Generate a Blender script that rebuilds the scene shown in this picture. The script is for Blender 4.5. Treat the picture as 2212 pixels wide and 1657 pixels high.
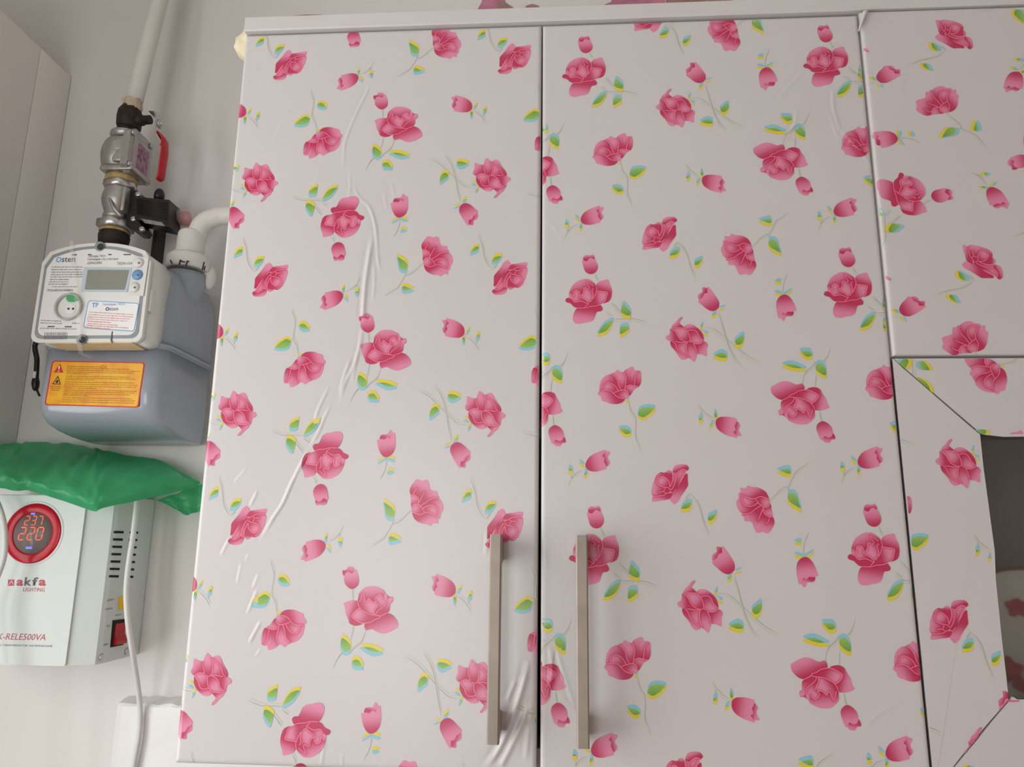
import bpy, bmesh, math, random
import numpy as np
from mathutils import Vector, Matrix
from mathutils.geometry import delaunay_2d_cdt

for _o in list(bpy.data.objects):
    bpy.data.objects.remove(_o, do_unlink=True)
scene = bpy.context.scene
C = scene.collection
random.seed(7)
rng = np.random.default_rng(11)

# ------------------------------------------------------------------ camera
W, H, F = 2212.0, 1657.0, 1620.0
CAM = np.array([0.0, -0.68584, 1.60])
_p, _y, _r = 0.21145074, -0.06682002, 0.01179799
FW = np.array([math.sin(_y)*math.cos(_p), math.cos(_y)*math.cos(_p), math.sin(_p)])
_rt = np.array([math.cos(_y), -math.sin(_y), 0.0]); _up = np.cross(_rt, FW)
RT = math.cos(_r)*_rt + math.sin(_r)*_up
UP = -math.sin(_r)*_rt + math.cos(_r)*_up
cd = bpy.data.cameras.new('camera'); cam = bpy.data.objects.new('camera', cd); C.objects.link(cam)
cd.sensor_fit = 'HORIZONTAL'; cd.sensor_width = 36.0; cd.lens = 36.0*F/W; cd.clip_start = 0.01
m = Matrix.Identity(4)
for i in range(3):
    m[i][0] = RT[i]; m[i][1] = UP[i]; m[i][2] = -FW[i]; m[i][3] = CAM[i]
cam.matrix_world = m
scene.camera = cam

# ------------------------------------------------------------------ world, light, exposure
world = bpy.data.worlds.new('world'); scene.world = world; world.use_nodes = True
bg = world.node_tree.nodes['Background']; bg.inputs[0].default_value = (0.75, 0.87, 1.0, 1); bg.inputs[1].default_value = 1.0
WIN = dict(x=-1.10, y0=-1.25, y1=-0.12, z0=0.95, z1=2.12)      # the kitchen window in the left wall
ld = bpy.data.lights.new('window_daylight', 'AREA'); ld.shape = 'RECTANGLE'
ld.size = WIN['y1']-WIN['y0']-0.08; ld.size_y = WIN['z1']-WIN['z0']-0.08; ld.energy = 11.0; ld.color = (1.0, 0.985, 0.955)
lo = bpy.data.objects.new('window_daylight', ld); C.objects.link(lo)
lo.location = (WIN['x']-0.020, (WIN['y0']+WIN['y1'])/2, (WIN['z0']+WIN['z1'])/2)
lo.rotation_euler = (math.radians(90), 0, math.radians(-90))
ADDED_WIN = dict(y=-2.45, x0=-1.00, x1=-0.25, z0=0.80, z1=2.10)     # unseen window added behind the camera to brighten the wall recess
ld2 = bpy.data.lights.new('added_front_fill', 'AREA'); ld2.shape = 'RECTANGLE'  # fill light added for the recess around the gas meter
ld2.size = ADDED_WIN['x1']-ADDED_WIN['x0']-0.08; ld2.size_y = ADDED_WIN['z1']-ADDED_WIN['z0']-0.08; ld2.energy = 8.3; ld2.color = (1.0, 0.97, 0.945)
lo2 = bpy.data.objects.new('added_front_fill', ld2); C.objects.link(lo2)
lo2.location = ((ADDED_WIN['x0']+ADDED_WIN['x1'])/2, ADDED_WIN['y']-0.020, (ADDED_WIN['z0']+ADDED_WIN['z1'])/2)
lo2.rotation_euler = (math.radians(90), 0, 0)
vs = scene.view_settings
vs.view_transform = 'Standard'; vs.look = 'None'; vs.gamma = 1.0; vs.use_curve_mapping = False
vs.exposure = 0.55

# ------------------------------------------------------------------ geometry of the picture
def ray(u, v):
    return ((u-W/2)/F)*RT - ((v-H/2)/F)*UP + FW
def at(u, v, Y):
    d = ray(u, v); t = (Y-CAM[1])/d[1]; return CAM + d*t
def atX(u, v, X):
    d = ray(u, v); t = (X-CAM[0])/d[0]; return CAM + d*t

# ------------------------------------------------------------------ materials
def s2l(c):
    c = c/255.0
    return c/12.92 if c <= 0.04045 else ((c+0.055)/1.055)**2.4
def rgb(r, g, b): return (s2l(r), s2l(g), s2l(b))
MATS = {}
def mat(name, col, rough=0.5, metal=0.0, noise=0.0, nscale=40.0, bump=0.0, bscale=200.0, trans=0.0, spec=0.5, emit=None, estr=1.0, coat=0.0, col2=None, transl=0.0, ior=1.45, alpha=1.0):
    if name in MATS: return MATS[name]
    mt = bpy.data.materials.new(name); mt.use_nodes = True; nt = mt.node_tree
    b = nt.nodes['Principled BSDF']
    b.inputs['Base Color'].default_value = (*col, 1); b.inputs['Roughness'].default_value = rough
    b.inputs['Metallic'].default_value = metal; b.inputs['IOR'].default_value = ior
    b.inputs['Specular IOR Level'].default_value = spec
    if trans: b.inputs['Transmission Weight'].default_value = trans
    if alpha < 1: b.inputs['Alpha'].default_value = alpha
    if coat: b.inputs['Coat Weight'].default_value = coat; b.inputs['Coat Roughness'].default_value = 0.06
    if emit: b.inputs['Emission Color'].default_value = (*emit, 1); b.inputs['Emission Strength'].default_value = estr
    tc = None
    if noise or bump:
        tc = nt.nodes.new('ShaderNodeTexCoord')
    if noise:
        n = nt.nodes.new('ShaderNodeTexNoise'); n.inputs['Scale'].default_value = nscale; n.inputs['Detail'].default_value = 5
        nt.links.new(tc.outputs['Object'], n.inputs['Vector'])
        r = nt.nodes.new('ShaderNodeValToRGB'); r.color_ramp.elements[0].position = 0.35; r.color_ramp.elements[1].position = 0.65
        c2 = col2 if col2 else tuple(c*(1-noise) for c in col)
        r.color_ramp.elements[0].color = (*c2, 1); r.color_ramp.elements[1].color = (*col, 1)
        nt.links.new(n.outputs['Fac'], r.inputs['Fac']); nt.links.new(r.outputs['Color'], b.inputs['Base Color'])
    if bump:
        n2 = nt.nodes.new('ShaderNodeTexNoise'); n2.inputs['Scale'].default_value = bscale; n2.inputs['Detail'].default_value = 4
        nt.links.new(tc.outputs['Object'], n2.inputs['Vector'])
        bp = nt.nodes.new('ShaderNodeBump'); bp.inputs['Strength'].default_value = bump; bp.inputs['Distance'].default_value = 0.002
        nt.links.new(n2.outputs['Fac'], bp.inputs['Height']); nt.links.new(bp.outputs['Normal'], b.inputs['Normal'])
    if transl:
        tr = nt.nodes.new('ShaderNodeBsdfTranslucent'); tr.inputs['Color'].default_value = (*col, 1)
        mx = nt.nodes.new('ShaderNodeMixShader'); mx.inputs[0].default_value = transl
        out = nt.nodes['Material Output']
        nt.links.new(b.outputs[0], mx.inputs[1]); nt.links.new(tr.outputs[0], mx.inputs[2]); nt.links.new(mx.outputs[0], out.inputs['Surface'])
    MATS[name] = mt
    return mt
def vcol_mat(name, rough, spec=0.5):
    mt = bpy.data.materials.new(name); mt.use_nodes = True; nt = mt.node_tree
    b = nt.nodes['Principled BSDF']; b.inputs['Roughness'].default_value = rough; b.inputs['Specular IOR Level'].default_value = spec
    a = nt.nodes.new('ShaderNodeVertexColor'); a.layer_name = 'Col'
    nt.links.new(a.outputs['Color'], b.inputs['Base Color'])
    return mt
FILM_R = 0.30
M_film = mat('white vinyl film', (0.605, 0.572, 0.560), FILM_R, noise=0.02, nscale=9, bump=0.05, bscale=60)
M_print = vcol_mat('printed film ink', FILM_R)
M_board = mat('white laminate', (0.62, 0.595, 0.58), 0.45, noise=0.03, nscale=6)
M_lam2 = mat('matt white cabinet front', (0.84, 0.81, 0.77), 0.4, noise=0.02, nscale=5)
M_core = mat('grey board core', (0.16, 0.15, 0.14), 0.8, noise=0.3, nscale=150)
M_inner = mat('grey cabinet interior', (0.62, 0.59, 0.54), 0.7, noise=0.1, nscale=20)
M_wall = mat('white plaster', (0.735, 0.712, 0.682), 0.85, noise=0.035, nscale=4, bump=0.12, bscale=45)
M_wall2 = mat('pale peach wallpaper', (0.78, 0.68, 0.63), 0.8, noise=0.04, nscale=6)
M_ceil = mat('white ceiling paint', (0.8, 0.79, 0.77), 0.9, noise=0.02)
M_floor = mat('beige linoleum', (0.55, 0.45, 0.37), 0.5, noise=0.15, nscale=8)
M_nickel = mat('brushed nickel', (0.34, 0.29, 0.245), 0.48, 0.6, noise=0.12, nscale=60)
M_alu = mat('cast aluminium', (0.47, 0.455, 0.43), 0.40, 0.8, noise=0.15, nscale=90, bump=0.1, bscale=400)
M_steel = mat('zinc plated steel', (0.56, 0.55, 0.53), 0.30, 0.9, noise=0.1, nscale=70)
M_brownv = mat('dark brown rusted iron', (0.035, 0.022, 0.017), 0.6, 0.2, noise=0.5, nscale=120, bump=0.3, bscale=300)
M_brass = mat('brass and hemp sealant', (0.55, 0.40, 0.18), 0.6, 0.2, noise=0.35, nscale=150, bump=0.3)
M_pipe = mat('white pipe paint', (0.72, 0.70, 0.66), 0.5, noise=0.06, nscale=30, bump=0.1, bscale=120)
M_beige = mat('flaking beige paint', (0.62, 0.50, 0.36), 0.8, noise=0.3, nscale=180, bump=0.4)
M_red = mat('red plastic sleeve', rgb(190, 20, 32), 0.45, noise=0.1, nscale=80)
M_black = mat('black plastic', (0.012, 0.012, 0.013), 0.35, noise=0.2, nscale=60)
M_greym = mat('grey meter enamel', rgb(150, 156, 166), 0.22, noise=0.03, nscale=20, coat=0.3)
M_offw = mat('off white plastic', rgb(214, 214, 208), 0.4, noise=0.02, nscale=20)
M_plate = mat('printed meter face', rgb(222, 222, 218), 0.5, noise=0.02, nscale=20)
M_channel = mat('grey gasket channel', rgb(138, 142, 146), 0.4, noise=0.05)
M_glue = mat('yellowed glue', rgb(214, 180, 120), 0.45, noise=0.25, nscale=70, col2=rgb(205, 200, 185))
M_lcd = mat('grey lcd glass', rgb(138, 142, 130), 0.18, noise=0.03, coat=0.4)
M_ink = mat('dark grey ink', rgb(88, 88, 92), 0.6, noise=0.02)
M_inklt = mat('light grey ink', rgb(150, 150, 152), 0.6, noise=0.02)
M_bluei = mat('light blue ink', rgb(100, 160, 205), 0.55, noise=0.02)
M_bluebtn = mat('blue button plastic', rgb(110, 150, 195), 0.35, noise=0.05)
M_redi = mat('pale red ink', rgb(214, 150, 146), 0.6, noise=0.02)
M_white = mat('white sticker paper', rgb(232, 232, 230), 0.45, noise=0.01)
M_yellow = mat('yellow sticker', rgb(232, 178, 20), 0.35, noise=0.12, nscale=60, col2=rgb(225, 150, 15))
M_orange = mat('orange brown ink', rgb(176, 112, 20), 0.5, noise=0.02)
M_sred = mat('red sticker ink', rgb(200, 28, 30), 0.4, noise=0.02)
M_dark = mat('dark ink', rgb(40, 30, 18), 0.5, noise=0.02)
M_green = mat('green plastic dot', rgb(70, 160, 100), 0.4, noise=0.05)
M_clear = mat('clear plastic', (0.96, 0.96, 0.95), 0.08, trans=1.0, noise=0.0, ior=1.3)
M_tape = mat('clear adhesive strap', (0.78, 0.75, 0.68), 0.25, noise=0.08, alpha=0.22)
M_stab = mat('glossy white acrylic', rgb(206, 211, 207), 0.22, noise=0.01, spec=0.12)
M_stabs = mat('powder coated grey white steel', rgb(204, 210, 205), 0.45, noise=0.015, nscale=30)
M_sredring = mat('red acrylic ring', rgb(178, 12, 34), 0.2, noise=0.05, spec=0.25)
M_dispgl = mat('smoked display', rgb(122, 114, 111), 0.2, noise=0.05, spec=0.25)
M_led = mat('red led segment', (0.9, 0.05, 0.02), 0.4, emit=(1.0, 0.09, 0.03), estr=0.85)
M_ledb = mat('blue led segment', (0.1, 0.1, 0.8), 0.4, emit=(0.12, 0.14, 1.0), estr=0.8)
M_crim = mat('crimson ink', rgb(168, 30, 52), 0.4, noise=0.02)
M_slate = mat('slate ink', rgb(82, 84, 92), 0.4, noise=0.02)
M_slot = mat('black vent slot', (0.008, 0.008, 0.008), 0.8, noise=0.1)
M_rock = mat('red rocker plastic', rgb(176, 16, 26), 0.3, noise=0.05)
M_breaker = mat('yellow breaker button', rgb(235, 190, 20), 0.4, noise=0.05)
M_cable = mat('pale grey cable', (0.66, 0.66, 0.64), 0.42, noise=0.04, nscale=40)
M_bag = mat('green translucent polythene', (0.085, 0.52, 0.24), 0.28, noise=0.25, nscale=25, bump=0.35, bscale=50, transl=0.55)
M_foam = mat('cream expanding foam', rgb(226, 214, 178), 0.85, noise=0.12, nscale=90, bump=0.5, bscale=150)
M_brush = mat('brush painted board', (0.79, 0.785, 0.77), 0.4, noise=0.04, nscale=25, bump=0.3, bscale=35)
M_porc = mat('white porcelain', (0.75, 0.74, 0.70), 0.15, noise=0.02)
M_gold = mat('gold glaze', (0.62, 0.42, 0.12), 0.28, 0.8, noise=0.15, nscale=80)
M_rosep = mat('rose glaze', (0.55, 0.08, 0.12), 0.25, noise=0.3, nscale=120)
M_wp1 = mat('dusty pink wallpaper', rgb(206, 134, 158), 0.7, noise=0.3, nscale=60)
M_wp2 = mat('brown wallpaper ink', rgb(176, 140, 132), 0.7, noise=0.3, nscale=60)
M_window = mat('window glass', (0.95, 0.97, 0.97), 0.03, trans=1.0, ior=1.05)
M_paneg = mat('smoked cabinet glass', (0.95, 0.94, 0.91), 0.08, trans=1.0, ior=1.45)
M_capr = mat('clear pinkish cap', (0.74, 0.66, 0.64), 0.2, noise=0.03, alpha=0.32)
M_marker = mat('black marker ink', (0.03, 0.03, 0.035), 0.7, noise=0.1)

# ------------------------------------------------------------------ mesh builder
class MB:
    def __init__(s): s.v = []; s.f = []; s.sm = []
    def add(s, vs_, fs, smooth=False):
        o = len(s.v); s.v += [tuple(float(c) for c in p) for p in vs_]
        for f in fs: s.f.append(tuple(i+o for i in f)); s.sm.append(smooth)
        return s
    def box(s, lo_, hi, bev=0.0, seg=2):
        bm = bmesh.new(); bmesh.ops.create_cube(bm, size=1)
        lo_ = Vector(lo_); hi = Vector(hi)
        for v in bm.verts:
            v.co = Vector([(lo_[i]+hi[i])/2 + v.co[i]*(hi[i]-lo_[i]) for i in range(3)])
        if bev: bmesh.ops.bevel(bm, geom=list(bm.edges), offset=bev, segments=seg, affect='EDGES', profile=0.6)
        bm.verts.index_update()
        s.add([v.co for v in bm.verts], [[v.index for v in f.verts] for f in bm.faces], bool(bev)); bm.free(); return s
    def prism(s, pts, axis, a, b, smooth=False, scale_b=None):
        # pts: 2D loop in the other two axes (in order x,y,z minus axis), extruded from a to b
        n = len(pts)
        def mk(p, t):
            q = list(p); q.insert(axis, t); return q
        P2 = pts
        if scale_b:
            cx = sum(p[0] for p in pts)/n; cy = sum(p[1] for p in pts)/n
            P2 = [(cx+(p[0]-cx)*scale_b, cy+(p[1]-cy)*scale_b) for p in pts]
        vv = [mk(p, a) for p in pts] + [mk(p, b) for p in P2]
        ff = [tuple(range(n)), tuple(range(2*n-1, n-1, -1))]
        s.add(vv, ff, False)
        o = len(s.v)-2*n
        for i in range(n):
            j = (i+1) % n; s.f.append((o+i, o+n+i, o+n+j, o+j)); s.sm.append(smooth)
        return s
    def lathe(s, prof, base, axis, n=28, cap=True, smooth=True, rot=0.0):
        base = Vector(base); ax = Vector(axis).normalized()
        t = Vector((1, 0, 0)) if abs(ax.x) < 0.9 else Vector((0, 0, 1))
        e1 = ax.cross(t).normalized(); e2 = ax.cross(e1)
        vv = []; ff = []
        for (r, h) in prof:
            for k in range(n):
                a = 2*math.pi*k/n+rot; vv.append(base+ax*h+(e1*math.cos(a)+e2*math.sin(a))*r)
        for i in range(len(prof)-1):
            for k in range(n):
                l = (k+1) % n; ff.append((i*n+k, i*n+l, (i+1)*n+l, (i+1)*n+k))
        s.add(vv, ff, smooth)
        if cap:
            o = len(s.v)-len(vv)
            s.f.append(tuple(o+k for k in range(n))[::-1]); s.sm.append(False)
            s.f.append(tuple(o+(len(prof)-1)*n+k for k in range(n))); s.sm.append(False)
        return s
    def tube(s, pts, r, n=14, smooth_path=True, cap=True, sub=6, flat=1.0):
        P = [Vector(p) for p in pts]
        if smooth_path and len(P) > 2: P = [Vector(p) for p in catmull([tuple(p) for p in P], sub, False)]
        rs = r if callable(r) else (lambda t: r)
        vv = []; ff = []; prev = None
        for i, p in enumerate(P):
            t = (P[min(i+1, len(P)-1)]-P[max(i-1, 0)]).normalized()
            if prev is None:
                a = Vector((0, 1, 0)) if abs(t.y) < 0.9 else Vector((1, 0, 0)); e1 = (a - t*a.dot(t)).normalized()
            else: e1 = (prev - t*prev.dot(t)).normalized()
            prev = e1; e2 = t.cross(e1); rr = rs(i/max(1, len(P)-1))
            for k in range(n):
                an = 2*math.pi*k/n; vv.append(p+(e1*math.cos(an)*flat+e2*math.sin(an))*rr)
        for i in range(len(P)-1):
            for k in range(n):
                l = (k+1) % n; ff.append((i*n+k, i*n+l, (i+1)*n+l, (i+1)*n+k))
        s.add(vv, ff, True)
        if cap:
            o = len(s.v)-len(vv); s.f.append(tuple(o+k for k in range(n))[::-1]); s.sm.append(False)
            s.f.append(tuple(o+(len(P)-1)*n+k for k in range(n))); s.sm.append(False)
        return s
    def loft(s, rings, closed=True, cap=True, smooth=True):
        n = len(rings[0]); vv = [p for r in rings for p in r]; ff = []
        for i in range(len(rings)-1):
            for k in range(n if closed else n-1):
                l = (k+1) % n; ff.append((i*n+k, i*n+l, (i+1)*n+l, (i+1)*n+k))
        s.add(vv, ff, smooth)
        if cap and closed:
            o = len(s.v)-len(vv); s.f.append(tuple(o+k for k in range(n))[::-1]); s.sm.append(smooth)
            s.f.append(tuple(o+(len(rings)-1)*n+k for k in range(n))); s.sm.append(smooth)
        return s
    def sphere(s, c, r, n=20, sc=(1, 1, 1)):
        prof = [(math.sin(math.pi*i/10)*1.0, -math.cos(math.pi*i/10)) for i in range(11)]
        vv = []; ff = []
        for (rr, h) in prof:
            for k in range(n):
                a = 2*math.pi*k/n; vv.append((c[0]+r*sc[0]*max(rr, 1e-4)*math.cos(a), c[1]+r*sc[1]*max(rr, 1e-4)*math.sin(a), c[2]+r*sc[2]*h))
        for i in range(10):
            for k in range(n):
                l = (k+1) % n; ff.append((i*n+k, i*n+l, (i+1)*n+l, (i+1)*n+k))
        return s.add(vv, ff, True)

def catmull(pts, sub=4, closed=True):
    n = len(pts); out = []
    A = [np.array(p, float) for p in pts]
    rngi = range(n) if closed else range(n-1)
    for i in rngi:
        p1 = A[i]; p2 = A[(i+1) % n]
        p0 = A[i-1] if (closed or i > 0) else 2*p1-p2
        p3 = A[(i+2) % n] if (closed or i+2 < n) else 2*p2-p1
        for k in range(sub):
            t = k/sub
            out.append(tuple(0.5*((2*p1)+(-p0+p2)*t+(2*p0-5*p1+4*p2-p3)*t*t+(-p0+3*p1-3*p2+p3)*t**3)))
    if not closed: out.append(tuple(A[-1]))
    return out
def rrect(x0, x1, z0, z1, r, n=5):
    out = []
    for (cx, cz, a0) in ((x1-r, z0+r, -90), (x1-r, z1-r, 0), (x0+r, z1-r, 90), (x0+r, z0+r, 180)):
        for k in range(n+1):
            a = math.radians(a0+90*k/n); out.append((cx+r*math.cos(a), cz+r*math.sin(a)))
    return out

def root_loc(o):
    while o.parent: o = o.parent
    return o.location.copy()
def mesh_from(name, mb):
    me = bpy.data.meshes.new(name); me.from_pydata(mb.v, [], mb.f)
    me.polygons.foreach_set('use_smooth', mb.sm); me.update()
    return me
def obj(name, mb, material, parent=None, base=None, recalc=True):
    me = mesh_from(name, mb)
    if recalc:
        bm = bmesh.new(); bm.from_mesh(me); bmesh.ops.recalc_face_normals(bm, faces=bm.faces); bm.to_mesh(me); bm.free()
    o = bpy.data.objects.new(name, me); C.objects.link(o); me.materials.append(material)
    if parent:
        me.transform(Matrix.Translation(-root_loc(parent))); o.parent = parent
    elif base is not None:
        me.transform(Matrix.Translation(-Vector(base))); o.location = base
    return o
def thing(name, label, cat, loc, group=None):
    o = bpy.data.objects.new(name, None); C.objects.link(o); o.location = loc; o.empty_display_size = 0.02
    o['label'] = label; o['category'] = cat
    if group: o['group'] = group
    bpy.context.view_layer.update() if False else None
    return o
def tag(o, label, cat, group=None):
    o['label'] = label; o['category'] = cat
    if group: o['group'] = group
    return o
def struct(name, mb, material, **k):
    o = obj(name, mb, material, **k); o['kind'] = 'structure'; return o

# ------------------------------------------------------------------ the room
YW, XL, XR, YB, ZC = 0.34, -1.10, 1.75, -2.45, 2.75
wall_back = struct('wall_back', MB().box((XL-0.1, YW, 0), (XR+0.1, YW+0.1, ZC)), M_wall)
struct('wall_right', MB().box((XR, YB, 0), (XR+0.1, YW, ZC)), M_wall2)
_w = ADDED_WIN
struct('wall_front', MB().box((XL-0.1, YB-0.1, 0), (XR+0.1, YB, _w['z0'])).box((XL-0.1, YB-0.1, _w['z1']), (XR+0.1, YB, ZC)).box((XL-0.1, YB-0.1, _w['z0']), (_w['x0'], YB, _w['z1'])).box((_w['x1'], YB-0.1, _w['z0']), (XR+0.1, YB, _w['z1'])), M_wall2)
wf2 = MB()
for (a, b) in (((_w['x0'], _w['z0']), (_w['x1'], _w['z0']+0.04)), ((_w['x0'], _w['z1']-0.04), (_w['x1'], _w['z1'])), ((_w['x0'], _w['z0']), (_w['x0']+0.04, _w['z1'])), ((_w['x1']-0.04, _w['z0']), (_w['x1'], _w['z1'])), (((_w['x0']+_w['x1'])/2-0.025, _w['z0']), ((_w['x0']+_w['x1'])/2+0.025, _w['z1']))):
    wf2.box((a[0], YB-0.05, a[1]), (b[0], YB-0.005, b[1]), 0.004)
w2 = struct('added_window', wf2, M_board)  # frame of the added window that carries the fill light
obj('pane', MB().box((_w['x0']+0.03, YB-0.03, _w['z0']+0.03), (_w['x1']-0.03, YB-0.026, _w['z1']-0.03)), M_window, w2)
struct('floor', MB().box((XL-0.1, YB-0.1, -0.1), (XR+0.1, YW+0.1, 0)), M_floor)
struct('ceiling', MB().box((XL-0.1, YB-0.1, ZC), (XR+0.1, YW+0.1, ZC+0.1)), M_ceil)
wl = MB(); y0, y1, z0, z1 = WIN['y0'], WIN['y1'], WIN['z0'], WIN['z1']
wl.box((XL-0.1, YB, 0), (XL, YW, z0)).box((XL-0.1, YB, z1), (XL, YW, ZC)).box((XL-0.1, YB, z0), (XL, y0, z1)).box((XL-0.1, y1, z0), (XL, YW, z1))
struct('wall_left', wl, M_wall)
wf = MB()
for (a, b) in (((y0, z0), (y1, z0+0.04)), ((y0, z1-0.04), (y1, z1)), ((y0, z0), (y0+0.04, z1)), ((y1-0.04, z0), (y1, z1)), (((y0+y1)/2-0.025, z0), ((y0+y1)/2+0.025, z1))):
    wf.box((XL-0.05, a[0], a[1]), (XL-0.005, b[0], b[1]), 0.004)
w1 = struct('window_1', wf, M_board)
obj('pane', MB().box((XL-0.03, y0+0.03, z0+0.03), (XL-0.026, y1-0.03, z1-0.03)), M_window, w1)

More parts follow.
